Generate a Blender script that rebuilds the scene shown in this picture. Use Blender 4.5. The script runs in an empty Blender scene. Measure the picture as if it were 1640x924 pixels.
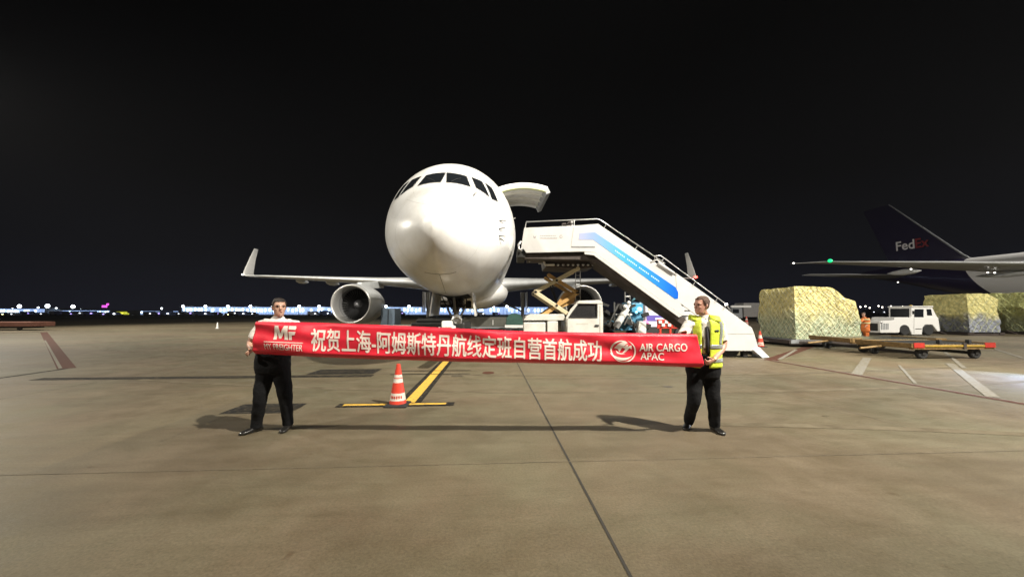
import bpy, bmesh, math, random
from mathutils import Vector, Matrix, noise
from mathutils.bvhtree import BVHTree
random.seed(7)
S = bpy.context.scene
COL = S.collection
R = math.radians

# ---------------------------------------------------------------- camera
CAM_H = 1.62
F = 593.0
PITCH = math.atan(38 / F)
cam = bpy.data.cameras.new('camera'); camo = bpy.data.objects.new('camera', cam)
COL.objects.link(camo); S.camera = camo
camo.location = (0, 0, CAM_H); camo.rotation_euler = (math.pi / 2 + PITCH, 0, 0)
cam.sensor_width = 36; cam.lens = F / 1640 * 36; cam.clip_end = 6000; cam.clip_start = .05

# ---------------------------------------------------------------- night sky
w = bpy.data.worlds.new('World'); S.world = w; w.use_nodes = True
nt = w.node_tree; bg = nt.nodes['Background']
tc = nt.nodes.new('ShaderNodeTexCoord'); sx = nt.nodes.new('ShaderNodeSeparateXYZ')
cr = nt.nodes.new('ShaderNodeValToRGB')
nt.links.new(tc.outputs['Generated'], sx.inputs[0]); nt.links.new(sx.outputs[2], cr.inputs[0]); nt.links.new(cr.outputs[0], bg.inputs[0])
e = cr.color_ramp.elements
e[0].position = 0; e[0].color = (.0070, .0076, .0125, 1)
e[1].position = .55; e[1].color = (.0004, .0004, .0005, 1)
q = e.new(.12); q.color = (.0036, .0038, .0055, 1)
q = e.new(.28); q.color = (.0014, .0014, .0018, 1)
bg.inputs[1].default_value = 1.0

# ---------------------------------------------------------------- apron floodlights (high masts outside the frame) and spots added for the left wing
def spot(name, loc, target, power, col, size=1.0, angle=150, blend=.6):
    l = bpy.data.lights.new(name, 'SPOT'); l.energy = power; l.color = col; l.shadow_soft_size = size
    l.spot_size = R(angle); l.spot_blend = blend
    o = bpy.data.objects.new(name, l); COL.objects.link(o); o.location = loc
    o.rotation_euler = (Vector(target) - Vector(loc)).to_track_quat('-Z', 'Y').to_euler()
    return o
WARM = (1.0, .94, .82); NEUT = (1.0, .95, .86)
spot('unseen_floodlight', (17, -6, 24), (3.2, 13, 0), 104000, WARM, .35, 64, 1)
spot('unseen_floodlight', (-26, -12, 24), (-3, 18, 2), 38000, WARM, .5, 70, 1)
spot('unseen_floodlight', (38, -2, 22), (23, 24, 0), 76000, NEUT, .5, 96, 1)
spot('unseen_floodlight', (-55, 30, 24), (-20, 42, 0), 80000, WARM, .8, 110, 1)
spot('unseen_floodlight', (78, 38, 26), (25, 50, 0), 52000, NEUT, .8, 100, 1)
spot('unseen_floodlight', (-34, 2, 24), (-20, 36, 2), 60000, WARM, .5, 62, 1)  # added spot, no known mast: brightens the left wing and engine front
spot('unseen_floodlight', (18.5, -6, 24), (-22, 36, 6), 120000, NEUT, .5, 40, 1)  # added narrow spot beside the key light, lifts the left winglet
spot('vehicle_headlight', (14.6, 9.9, .9), (9.2, 9.6, 0), 1300, (.50, .66, 1.0), .06, 60, 1)

S.view_settings.view_transform = 'Standard'; S.view_settings.look = 'None'
S.view_settings.exposure = 0; S.view_settings.gamma = 1
S.cycles.max_bounces = 6; S.cycles.use_denoising = True

# ---------------------------------------------------------------- helpers
def P(px, py, Y):
    """world point seen at photo pixel (px,py), at depth Y"""
    c, s = math.cos(PITCH), math.sin(PITCH)
    y = F * c - (462 - py) * s; z = F * s + (462 - py) * c
    k = Y / y
    return Vector(((px - 820) * k, Y, CAM_H + z * k))
def G(px, py, z=0):
    c, s = math.cos(PITCH), math.sin(PITCH)
    y = F * c - (462 - py) * s; zz = F * s + (462 - py) * c
    k = (z - CAM_H) / zz
    return Vector(((px - 820) * k, y * k, z))

MATS = {}
def mat(name, col, rough=.5, metal=0, emit=None, estr=0, var=.0, vscale=3, bump=0, bscale=20, coat=0, col2=None, spec=.5):
    if name in MATS: return MATS[name]
    m = bpy.data.materials.new(name); m.use_nodes = True; n = m.node_tree; b = n.nodes['Principled BSDF']
    b.inputs['Base Color'].default_value = (*col, 1); b.inputs['Roughness'].default_value = rough
    b.inputs['Metallic'].default_value = metal; b.inputs['Coat Weight'].default_value = coat
    b.inputs['Specular IOR Level'].default_value = spec
    b.inputs['Coat Roughness'].default_value = .12
    if var or col2:
        t = n.nodes.new('ShaderNodeTexCoord'); nz = n.nodes.new('ShaderNodeTexNoise'); nz.inputs['Scale'].default_value = vscale
        nz.inputs['Detail'].default_value = 8; nz.inputs['Roughness'].default_value = .65
        n.links.new(t.outputs['Object'], nz.inputs['Vector'])
        rp = n.nodes.new('ShaderNodeValToRGB'); rp.color_ramp.elements[0].position = .35; rp.color_ramp.elements[1].position = .68
        a = col2 if col2 else tuple(c * (1 - var) for c in col)
        rp.color_ramp.elements[0].color = (*a, 1); rp.color_ramp.elements[1].color = (*col, 1)
        n.links.new(nz.outputs[0], rp.inputs[0]); n.links.new(rp.outputs[0], b.inputs['Base Color'])
    if bump:
        t = n.nodes.new('ShaderNodeTexCoord'); nz = n.nodes.new('ShaderNodeTexNoise'); nz.inputs['Scale'].default_value = bscale
        nz.inputs['Detail'].default_value = 6
        n.links.new(t.outputs['Object'], nz.inputs['Vector'])
        bp = n.nodes.new('ShaderNodeBump'); bp.inputs['Strength'].default_value = bump; bp.inputs['Distance'].default_value = .05
        n.links.new(nz.outputs[0], bp.inputs['Height']); n.links.new(bp.outputs[0], b.inputs['Normal'])
    if emit:
        b.inputs['Emission Color'].default_value = (*emit, 1); b.inputs['Emission Strength'].default_value = estr
        m.cycles.emission_sampling = 'NONE'
    MATS[name] = m; return m

def thing(name, label, cat, loc=(0, 0, 0), rz=0, group=None):
    o = bpy.data.objects.new(name, None); COL.objects.link(o); o.empty_display_size = .2
    o.location = loc; o.rotation_euler = (0, 0, rz)
    o['label'] = label; o['category'] = cat
    if group: o['group'] = group
    return o
def tag(o, label, cat, group=None, kind=None):
    if label: o['label'] = label
    if cat: o['category'] = cat
    if group: o['group'] = group
    if kind: o['kind'] = kind
    return o
def mw(o):
    m = Matrix.Translation(o.location) @ o.rotation_euler.to_matrix().to_4x4()
    return mw(o.parent) @ m if o.parent else m
def part(name, bm, m, parent=None, smooth=False, world=False, bevel=0, label=None, autosm=False):
    if world and parent: bm.transform(mw(parent).inverted())
    if bm.faces: bmesh.ops.recalc_face_normals(bm, faces=bm.faces)
    me = bpy.data.meshes.new(name); bm.to_mesh(me); bm.free()
    if smooth or autosm: me.shade_smooth()
    if autosm: me.set_sharp_from_angle(angle=R(35))
    ms = m if isinstance(m, (list, tuple)) else [m]
    for k in ms: me.materials.append(k)
    o = bpy.data.objects.new(name, me); COL.objects.link(o)
    if parent: o.parent = parent
    if label: o['label'] = label
    if bevel:
        md = o.modifiers.new('bevel', 'BEVEL'); md.width = bevel; md.segments = 2; md.limit_method = 'ANGLE'; md.angle_limit = R(40)
        md.harden_normals = False
    return o
def dup(o, parent=None, **kw):
    c = o.copy(); COL.objects.link(c)
    if parent: c.parent = parent
    for ch in list(o.children): dup(ch, c)
    for k, v in kw.items():
        if k == 'loc': c.location = v
        elif k == 'rz': c.rotation_euler = (0, 0, v)
        else: c[k] = v
    return c
def BM(): return bmesh.new()
def box(bm, c, s, rot=None):
    r = bmesh.ops.create_cube(bm, size=1)
    M = Matrix.Translation(c) @ (rot.to_4x4() if rot else Matrix.Identity(4)) @ Matrix.Diagonal((*s, 1))
    bmesh.ops.transform(bm, matrix=M, verts=r['verts']); return bm
def box2(bm, a, b):
    a = Vector(a); b = Vector(b); d = b - a
    return box(bm, (a + b) / 2, (abs(d.x), abs(d.y), abs(d.z)))
def tube(bm, pts, r, n=10, cap=True, sy=1.0):
    """round tube through points, radius number or list"""
    pts = [Vector(p) for p in pts]; N = len(pts)
    rs = r if isinstance(r, (list, tuple)) else [r] * N
    rings = []; ref = None
    for i, p in enumerate(pts):
        d = (pts[min(i + 1, N - 1)] - pts[max(i - 1, 0)]).normalized()
        if ref is None:
            ref = Vector((0, 0, 1)) if abs(d.z) < .9 else Vector((1, 0, 0))
        u = d.cross(ref).normalized(); v = u.cross(d).normalized(); ref = v
        rings.append([bm.verts.new(p + (u * math.cos(2 * math.pi * k / n) + v * sy * math.sin(2 * math.pi * k / n)) * rs[i]) for k in range(n)])
    for a, b in zip(rings, rings[1:]):
        for k in range(n): bm.faces.new((a[k], a[(k + 1) % n], b[(k + 1) % n], b[k]))
    if cap: bm.faces.new(rings[0][::-1]); bm.faces.new(rings[-1])
    return bm
def cyl(bm, a, b, r, n=24): return tube(bm, [a, b], r, n)
def rings_loft(bm, rings, cap=True):
    vs = [[bm.verts.new(p) for p in r] for r in rings]; n = len(vs[0])
    for a, b in zip(vs, vs[1:]):
        for k in range(n): bm.faces.new((a[k], a[(k + 1) % n], b[(k + 1) % n], b[k]))
    if cap: bm.faces.new(vs[0][::-1]); bm.faces.new(vs[-1])
    return bm
def lathe(bm, prof, axis_o, axis='y', n=40, cap=True):
    """prof list of (t, r) along axis"""
    rs = []
    for t, r in prof:
        ring = []
        for k in range(n):
            a = 2 * math.pi * k / n; c, s = math.cos(a) * r, math.sin(a) * r
            p = {'y': (c, t, s), 'z': (c, s, t), 'x': (t, c, s)}[axis]
            ring.append(Vector(axis_o) + Vector(p))
        rs.append(ring)
    return rings_loft(bm, rs, cap)
def prism(bm, poly, y0, y1):
    """poly of (x,z) extruded along y"""
    a = [bm.verts.new((x, y0, z)) for x, z in poly]; b = [bm.verts.new((x, y1, z)) for x, z in poly]
    bm.faces.new(a); bm.faces.new(b[::-1]); n = len(a)
    for i in range(n): bm.faces.new((a[i], b[i], b[(i + 1) % n], a[(i + 1) % n]))
    return bm
def ell(bm, c, r, n=16):
    q = bmesh.ops.create_uvsphere(bm, u_segments=n, v_segments=n // 2 + 2, radius=1)
    bmesh.ops.transform(bm, matrix=Matrix.Translation(c) @ Matrix.Diagonal((*r, 1)), verts=q['verts']); return bm
def flat(bm, pts, z):
    vs = [bm.verts.new((p[0], p[1], z)) for p in pts]; bm.faces.new(vs); return bm
def interp(tab, x):
    """smooth (catmull) interpolation of rows [(x, a, b, ...)]"""
    if x <= tab[0][0]: return tab[0][1:]
    if x >= tab[-1][0]: return tab[-1][1:]
    for i in range(len(tab) - 1):
        if tab[i][0] <= x <= tab[i + 1][0]: break
    p1, p2 = tab[i], tab[i + 1]; p0 = tab[max(i - 1, 0)]; p3 = tab[min(i + 2, len(tab) - 1)]
    h = p2[0] - p1[0]; t = (x - p1[0]) / h; out = []
    for k in range(1, len(p1)):
        m1 = (p2[k] - p0[k]) / (p2[0] - p0[0]) * h if p2[0] != p0[0] else 0
        m2 = (p3[k] - p1[k]) / (p3[0] - p1[0]) * h if p3[0] != p1[0] else 0
        out.append((2 * t**3 - 3 * t**2 + 1) * p1[k] + (t**3 - 2 * t**2 + t) * m1 + (-2 * t**3 + 3 * t**2) * p2[k] + (t**3 - t**2) * m2)
    return out
def remesh(bm, voxel, smooth_it=4, fac=.6):
    me = bpy.data.meshes.new('tmp'); bmesh.ops.recalc_face_normals(bm, faces=bm.faces); bm.to_mesh(me); bm.free()
    o = bpy.data.objects.new('tmp', me); COL.objects.link(o)
    md = o.modifiers.new('r', 'REMESH'); md.mode = 'VOXEL'; md.voxel_size = voxel
    sm = o.modifiers.new('s', 'SMOOTH'); sm.iterations = smooth_it; sm.factor = fac
    dg = bpy.context.evaluated_depsgraph_get(); ev = o.evaluated_get(dg)
    nm = bpy.data.meshes.new_from_object(ev)
    out = bmesh.new(); out.from_mesh(nm)
    bpy.data.objects.remove(o); bpy.data.meshes.remove(me); bpy.data.meshes.remove(nm)
    return out
def wrinkle(bm, amp, sc=(6, 6, 14), seed=0):
    bm.normal_update()
    for v in bm.verts:
        p = v.co; n = noise.noise(Vector((p.x * sc[0] + seed, p.y * sc[1], p.z * sc[2])))
        v.co = p + v.normal * n * amp
    return bm
def text_mesh(body, bold=0.0):
    c = bpy.data.curves.new('txt', 'FONT'); c.body = body; c.size = 1; c.offset = bold; c.resolution_u = 3
    o = bpy.data.objects.new('txt', c); COL.objects.link(o)
    dg = bpy.context.evaluated_depsgraph_get(); me = bpy.data.meshes.new_from_object(o.evaluated_get(dg))
    bm = bmesh.new(); bm.from_mesh(me); bpy.data.objects.remove(o); bpy.data.curves.remove(c); bpy.data.meshes.remove(me)
    bmesh.ops.triangulate(bm, faces=bm.faces)
    xs = [v.co.x for v in bm.verts]; ys = [v.co.y for v in bm.verts]
    x0, x1, y0, y1 = min(xs), max(xs), min(ys), max(ys)
    for v in bm.verts: v.co = Vector(((v.co.x - x0) / (x1 - x0), (v.co.y - y0) / (y1 - y0), 0))
    return bm

# materials
M_white = mat('white_paint', (.80, .79, .76), .32, coat=.3, var=.05, vscale=1.2, bump=.02, bscale=1.5)
M_dirty_white = mat('dirty_white_paint', (.72, .70, .64), .45, var=.22, vscale=2.5, bump=.05, bscale=6)
M_cream = mat('cream_paint', (.74, .64, .42), .42, var=.15, vscale=4)
M_orange_arm = mat('weathered_yellow_paint', (.62, .38, .14), .45, var=.2, vscale=4)
M_black = mat('black_rubber', (.018, .018, .018), .65, bump=.1, bscale=60)
M_dark = mat('dark_metal', (.05, .048, .045), .5, .5, var=.4, vscale=8)
M_brown = mat('brown_primer_steel', (.075, .058, .05), .55, .2, var=.4, vscale=5)
M_steel = mat('bare_steel', (.45, .45, .44), .35, .9, var=.2, vscale=10)
M_alu = mat('bright_aluminium', (.62, .62, .62), .3, .85)
M_glass = mat('dark_window_glass', (.012, .014, .017), .06, coat=.6)
M_red = mat('red_paint', (.45, .03, .02), .45, var=.25, vscale=6)
M_yellow = mat('yellow_paint', (.42, .27, .04), .45, var=.3, vscale=8)
M_rust = mat('rusty_deck_steel', (.30, .19, .07), .6, .2, var=.5, vscale=9)
M_grey = mat('grey_paint', (.26, .27, .28), .5, var=.2, vscale=4)
M_plate = mat('wing_grey_paint', (.52, .53, .53), .38, .1, coat=.2, var=.18, vscale=.8)

# ================================================================ GROUND
def ground_material():
    m = bpy.data.materials.new('apron_concrete'); m.use_nodes = True; n = m.node_tree; b = n.nodes['Principled BSDF']; L = n.links
    t = n.nodes.new('ShaderNodeTexCoord'); mp = n.nodes.new('ShaderNodeMapping'); mp.inputs['Scale'].default_value = (1, 1, 1)
    mp.inputs['Rotation'].default_value = (0, 0, R(-3.4))
    L.new(t.outputs['Object'], mp.inputs[0])
    def nz(scale, det, rough, vec=mp.outputs[0], dist=0):
        x = n.nodes.new('ShaderNodeTexNoise'); x.inputs['Scale'].default_value = scale; x.inputs['Detail'].default_value = det
        x.inputs['Roughness'].default_value = rough; x.inputs['Distortion'].default_value = dist; L.new(vec, x.inputs['Vector']); return x
    def ramp(src, p0, c0, p1, c1):
        r = n.nodes.new('ShaderNodeValToRGB'); r.color_ramp.elements[0].position = p0; r.color_ramp.elements[0].color = (*c0, 1)
        r.color_ramp.elements[1].position = p1; r.color_ramp.elements[1].color = (*c1, 1); L.new(src, r.inputs[0]); return r
    def mix(a, bb, f, mode='MULTIPLY', fac=1.0):
        x = n.nodes.new('ShaderNodeMix'); x.data_type = 'RGBA'; x.blend_type = mode; x.inputs[0].default_value = fac
        if f is not None: L.new(f, x.inputs[0])
        L.new(a, x.inputs[6]); L.new(bb, x.inputs[7]); return x
    big = nz(.16, 6, .6, dist=.6)
    base = ramp(big.outputs[0], .36, (.112, .095, .065), .66, (.172, .148, .104))
    hue = nz(.33, 5, .6, dist=.4)
    hr = ramp(hue.outputs[0], .40, (1.05, .97, .93), .62, (.96, 1.0, .93))
    c1 = mix(base.outputs[0], hr.outputs[0], None)
    # streaks across (dragged sweeping marks)
    mp2 = n.nodes.new('ShaderNodeMapping'); mp2.inputs['Scale'].default_value = (.45, 2.6, 1); L.new(mp.outputs[0], mp2.inputs[0])
    st = nz(.8, 7, .7, mp2.outputs[0], .8)
    sr = ramp(st.outputs[0], .36, (.88, .87, .84), .6, (1.05, 1.05, 1.04))
    c2 = mix(c1.outputs[2], sr.outputs[0], None)
    med = nz(1.7, 8, .72)
    mr = ramp(med.outputs[0], .34, (.84, .83, .80), .64, (1.04, 1.04, 1.04))
    c3 = mix(c2.outputs[2], mr.outputs[0], None)
    fine = nz(45, 5, .8)
    fr = ramp(fine.outputs[0], .34, (.72, .72, .72), .66, (1.18, 1.18, 1.18))
    c4 = mix(c3.outputs[2], fr.outputs[0], None)
    # dark spots
    sp = nz(3.2, 3, .5); spr = ramp(sp.outputs[0], .70, (1, 1, 1), .76, (.72, .66, .6))
    c5 = mix(c4.outputs[2], spr.outputs[0], None)
    # per slab tint
    br = n.nodes.new('ShaderNodeTexBrick'); br.offset = 0; br.inputs['Color1'].default_value = (.93, .93, .93, 1); br.inputs['Color2'].default_value = (1.06, 1.04, 1.0, 1)
    br.inputs['Scale'].default_value = 1; br.inputs['Mortar Size'].default_value = 0; br.inputs['Brick Width'].default_value = 5.0; br.inputs['Row Height'].default_value = 5.0
    mp3 = n.nodes.new('ShaderNodeMapping'); mp3.inputs['Location'].default_value = (-.34, .87, 0); L.new(mp.outputs[0], mp3.inputs[0]); L.new(mp3.outputs[0], br.inputs['Vector'])
    c6 = mix(c5.outputs[2], br.outputs[0], None)
    L.new(c6.outputs[2], b.inputs['Base Color'])
    rr = ramp(med.outputs[0], .3, (.45, .45, .45), .7, (.72, .72, .72)); L.new(rr.outputs[0], b.inputs['Roughness'])
    b.inputs['Specular IOR Level'].default_value = .35
    bp = n.nodes.new('ShaderNodeBump'); bp.inputs['Strength'].default_value = .25; bp.inputs['Distance'].default_value = .01
    L.new(fine.outputs[0], bp.inputs['Height']); L.new(bp.outputs[0], b.inputs['Normal'])
    return m
M_ground = ground_material()
bm = BM(); flat(bm, [(-2500, -300), (2500, -300), (2500, 3500), (-2500, 3500)], 0)
tag(part('apron_ground', bm, M_ground), None, None, kind='structure')
AX = math.atan(35 / F)
def ax(lat, s, o=(-1.95, 8.9)):    # aircraft axis frame: lateral, aft -> world x,y
    return Vector((o[0] + lat * math.cos(AX) - s * math.sin(AX), o[1] + lat * math.sin(AX) + s * math.cos(AX), 0))
def inv_ax(p, o=(-1.95, 8.9)):
    dx, dy = p.x - o[0], p.y - o[1]
    return (dx * math.cos(AX) + dy * math.sin(AX), -dx * math.sin(AX) + dy * math.cos(AX))
def strip(bm, lat0, s0, lat1, s1, wd, z):
    a = ax(lat0, s0); b = ax(lat1, s1); d = (b - a).normalized(); nrm = Vector((-d.y, d.x, 0)) * wd / 2
    return flat(bm, [a - nrm, b - nrm, b + nrm, a + nrm], z)
def wstrip(bm, a, b, wd, z):
    a = Vector((a[0], a[1], 0)); b = Vector((b[0], b[1], 0)); d = (b - a).normalized(); nrm = Vector((-d.y, d.x, 0)) * wd / 2
    return flat(bm, [a - nrm, b - nrm, b + nrm, a + nrm], z)
M_joint = mat('joint_sealant', (.03, .027, .022), .8)
M_joint2 = mat('weathered_joint', (.17, .14, .095), .8, var=.5, vscale=3)
def worn(name, col, under, lo=.42, hi=.5, scale=14):
    return mat(name, col, .6, col2=under) if False else worn_(name, col, under, lo, hi, scale)
def worn_(name, col, under, lo, hi, scale):
    m = mat(name, col, .8, col2=under, vscale=scale, spec=.2)
    rp = [n for n in m.node_tree.nodes if n.type == 'VALTORGB'][0]
    rp.color_ramp.elements[0].position = lo; rp.color_ramp.elements[1].position = hi
    return m
M_yl = worn('yellow_road_paint', (.58, .36, .06), (.22, .16, .08), .34, .46)
M_bk = worn('black_road_paint', (.012, .011, .010), (.06, .05, .035), .36, .5)
M_bkw = worn('worn_black_road_paint', (.050, .040, .026), (.014, .012, .009), .46, .62, 7)
M_wh = worn('white_road_paint', (.22, .21, .185), (.15, .13, .09), .38, .66)
M_rd = worn('red_road_paint', (.075, .022, .014), (.075, .042, .026), .34, .6)
# joints
g1 = inv_ax(G(835, 590)); g2 = inv_ax(G(1000, 924)); lj = (g1[0] + g2[0]) / 2
bm = BM(); strip(bm, lj, -9, lj, 60, .022, .004)
tag(part('expansion_joint', bm, M_joint), 'dark diagonal sealed joint', None, kind='structure')
tj = inv_ax(G(1000, 737))[1]
bm = BM(); strip(bm, -30, tj, 30, tj, .010, .0042)
for k in range(1, 5): strip(bm, -30, tj + k * 5, 8.6, tj + k * 5, .010, .0042)
for k in (-4, -3, -2, -1, 1): strip(bm, lj + 5 * k, -4, lj + 5 * k, 40, .010, .0040)
tag(part('slab_joints', bm, M_joint2), None, None, kind='structure')
# lead-in line
c0 = inv_ax(G(652, 646)); lc = inv_ax(G(706, 590))[0] * .5 + c0[0] * .5
bm = BM(); strip(bm, lc, c0[1], lc, 60, .42, .004)
tag(part('taxi_line_border', bm, M_bk), None, None, kind='structure')
bm = BM(); strip(bm, lc, c0[1], lc, 60, .20, .008)
tag(part('taxi_line', bm, M_yl), None, None, kind='structure')
def crossbar(x0, x1, py, wd, label):
    a = inv_ax(G(x0, py)); b = inv_ax(G(x1, py - 1))
    s = (a[1] + b[1]) / 2
    bm = BM(); strip(bm, a[0], s, b[0], s, wd * 2.1, .012); tag(part('stop_mark_border', bm, M_bk), None, None, kind='structure')
    bm = BM(); strip(bm, a[0] + .1, s, b[0] - .14, s, wd, .016); tag(part('stop_mark', bm, M_yl), None, None, kind='structure')
crossbar(542, 727, 649, .11, '')
bm = BM(); a = inv_ax(G(625, 600)); b = inv_ax(G(752, 600)); strip(bm, a[0], a[1], b[0], a[1], .06, .012)
strip(bm, a[0] + .1, a[1] + .55, b[0], a[1] + .55, .06, .012)
tag(part('position_mark', bm, M_bk), None, None, kind='structure')
# black painted boxes with worn lettering fields
def quad_mark(name, x0, y0, x1, y1, m, z=.004):
    a = inv_ax(G(x0, y0)); b = inv_ax(G(x1, y1)); lat0, s0 = a; lat1, s1 = b
    bm = BM(); strip(bm, lat0, (s0 + s1) / 2, lat1, (s0 + s1) / 2, abs(s1 - s0), z)
    return tag(part(name, bm, m), None, None, kind='structure')
quad_mark('black_marking', 45, 609, 600, 600, M_bkw)
quad_mark('black_marking', 490, 600, 612, 591, M_bk, .008)
quad_mark('stand_number_field', 508, 598, 590, 593, M_bkw, .012)
quad_mark('black_marking', 350, 663, 492, 646, M_bk, .004)
quad_mark('stand_number_field', 385, 659, 486, 650, M_bkw, .008)
bm = BM(); p = G(782, 597)
flat(bm, [(p.x + .16 * math.cos(k * math.pi / 12), p.y + .2 * math.sin(k * math.pi / 12)) for k in range(24)], .006)
tag(part('red_spot', bm, M_rd), None, None, kind='structure')
# right hand boundary and bay lines
r1 = inv_ax(G(1235, 577)); r2 = inv_ax(G(1640, 648)); lr = (r1[0] + r2[0]) / 2
bm = BM(); strip(bm, lr, -14, lr, r1[1], .13, .006); tag(part('red_boundary_line', bm, M_rd), None, None, kind='structure')
bm = BM(); strip(bm, lr + .11, -14, lr + .11, r1[1], .05, .006)
def gline(pts, wd): wstrip(bm, G(*pts[0]), G(*pts[1]), wd, .008)
gline(((1248, 576), (1275, 560)), .12)
gline(((1372, 600), (1389, 573)), .22); gline(((1590, 636), (1520, 582)), .18); gline(((1480, 536), (1545, 590)), .1)
gline(((1560, 548), (1640, 574)), .12); gline(((1440, 585), (1466, 614)), .06)
tag(part('white_bay_lines', bm, M_wh), None, None, kind='structure')
bm = BM(); wstrip(bm, G(1233, 577), G(1345, 538), .4, .005); tag(part('red_bay_line', bm, M_rd), None, None, kind='structure')
# left red line
bm = BM(); wstrip(bm, G(107, 590), G(70, 532), .36, .005); tag(part('red_lane_line', bm, M_rd), None, None, kind='structure')
bm = BM(); wstrip(bm, G(108, 590), G(-80, 617), .10, .006); wstrip(bm, G(64, 532), G(-60, 536), .3, .006)
tag(part('dark_lane_line', bm, M_bk), None, None, kind='structure')
bm = BM(); wstrip(bm, G(97, 590), G(72, 545), .07, .0055); tag(part('white_lane_line', bm, M_wh), None, None, kind='structure')
rr = random.Random(21)
M_oil = mat('oil_stain', (.045, .036, .026), .35, col2=(.10, .085, .058), vscale=9)
for k, (x_, y_, r_) in enumerate(((3.4, 8.2, .12), (-1.4, 9.6, .16), (4.9, 5.9, .04))):
    bm = BM(); flat(bm, [(x_ + r_ * (1 + .4 * noise.noise(Vector((math.cos(a), math.sin(a), k)))) * math.cos(a), y_ + .8 * r_ * (1 + .4 * noise.noise(Vector((math.cos(a) + 5, math.sin(a), k)))) * math.sin(a)) for a in [2 * math.pi * j / 18 for j in range(18)]], .0036)
    tag(part('oil_stain', bm, M_oil), None, None, kind='structure')
M_tyre = mat('tyre_mark', (.085, .068, .043), .85, col2=(.145, .122, .082), vscale=2.5, spec=.15)
for k, (x0_, y0_, dx_, cv) in enumerate(((-9, 7.6, 26, .012), (-9, 9.6, 26, .012), (3, 5.5, 12, -.02))):
    bm = BM(); pr = None
    for j in range(41):
        x_ = x0_ + dx_ * j / 40; y_ = y0_ + cv * (x_ - 2) ** 2; a_ = bm.verts.new((x_, y_ - .09, .0030 + k * .0003)); b_ = bm.verts.new((x_, y_ + .09, .0030 + k * .0003))
        if pr: bm.faces.new((pr[0], a_, b_, pr[1]))
        pr = (a_, b_)
    tag(part('tyre_mark', bm, M_tyre), None, None, kind='structure')
# grass far left
M_grass = mat('dark_grass', (.05, .065, .03), .9, var=.4, vscale=.4, bump=.4, bscale=5)
bm = BM(); flat(bm, [(-700, 78), (260, 92), (260, 210), (-700, 210)], .03)
tag(part('infield_grass', bm, M_grass), None, None, kind='structure')

# ================================================================ AIRCRAFT
FUS = [ # s, top, bottom, halfwidth
 (0, 3.84, 3.72, .0), (.06, 4.00, 3.53, .22), (.2, 4.19, 3.32, .41), (.45, 4.44, 3.08, .67), (.8, 4.71, 2.87, .94), (1.3, 5.04, 2.68, 1.25),
 (1.9, 5.40, 2.52, 1.56), (2.35, 5.74, 2.44, 1.74), (2.8, 6.12, 2.38, 1.90), (3.4, 6.56, 2.32, 2.07), (4.3, 7.02, 2.26, 2.27),
 (5.5, 7.36, 2.22, 2.41), (7, 7.55, 2.205, 2.49), (9, 7.62, 2.20, 2.515), (14, 7.62, 2.20, 2.515), (36, 7.62, 2.20, 2.515),
 (41, 7.60, 2.75, 2.40), (46, 7.45, 3.9, 1.9), (50, 7.2, 5.0, 1.2), (53.5, 6.9, 6.1, .5), (54.6, 6.7, 6.4, .15)]
def fus_pt(tab, s, th):
    t, b, h = interp(tab, s); t = max(t, b + .001)
    zc = b + (t - b) * .47
    c, sn = math.cos(th), math.sin(th)
    x = h * (abs(c) ** (.98 if sn > 0 else 1.10)) * (1 if c > 0 else -1)
    z = zc + ((t - zc) if sn > 0 else (zc - b)) * sn
    return Vector((x, s, z))
def fuselage(bm, tab, n=112):
    ss = [tab[0][0] + .0] + [.015 * 1.35 ** k for k in range(1, 17)]
    ss = [0.002, .02, .06, .12] + [.2 + .12 * k for k in range(70)]
    x = ss[-1]
    while x < tab[-1][0]: x += .8; ss.append(min(x, tab[-1][0]))
    rs = [[fus_pt(tab, s, 2 * math.pi * k / n) for k in range(n)] for s in ss]
    return rings_loft(bm, rs)
PL = thing('cargo_aircraft', 'large white freight aircraft parked nose on behind the red banner, side cargo door open', 'aircraft', (-1.95, 8.9, 0), AX)
def body_paint():
    m = mat('aircraft_white_paint', (.84, .83, .81), .34, coat=.3)
    n = m.node_tree; b = n.nodes['Principled BSDF']; L = n.links
    t = n.nodes.new('ShaderNodeTexCoord'); mp = n.nodes.new('ShaderNodeMapping'); mp.inputs['Scale'].default_value = (1.6, .35, 1.2)
    L.new(t.outputs['Object'], mp.inputs[0]); nz = n.nodes.new('ShaderNodeTexNoise'); nz.inputs['Scale'].default_value = 1.3; nz.inputs['Detail'].default_value = 9; nz.inputs['Roughness'].default_value = .7
    L.new(mp.outputs[0], nz.inputs['Vector'])
    rp = n.nodes.new('ShaderNodeValToRGB'); rp.color_ramp.elements[0].position = .34; rp.color_ramp.elements[0].color = (.69, .675, .64, 1)
    rp.color_ramp.elements[1].position = .6; rp.color_ramp.elements[1].color = (.765, .76, .745, 1)
    L.new(nz.outputs[0], rp.inputs[0]); L.new(rp.outputs[0], b.inputs['Base Color'])
    bp = n.nodes.new('ShaderNodeBump'); bp.inputs['Strength'].default_value = .06; bp.inputs['Distance'].default_value = .06
    n2 = n.nodes.new('ShaderNodeTexNoise'); n2.inputs['Scale'].default_value = 1.1; n2.inputs['Detail'].default_value = 1; L.new(t.outputs['Object'], n2.inputs['Vector'])
    L.new(n2.outputs[0], bp.inputs['Height']); L.new(bp.outputs[0], b.inputs['Normal']); L.new(bp.outputs[0], b.inputs['Coat Normal'])
    return m
M_body = body_paint()
bm = BM(); fuselage(bm, FUS); bmesh.ops.recalc_face_normals(bm, faces=bm.faces)
bvh = BVHTree.FromBMesh(bm)
fus = part('fuselage', bm, M_body, PL, smooth=True)
WL = mw(PL); WLi = WL.inverted()
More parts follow.
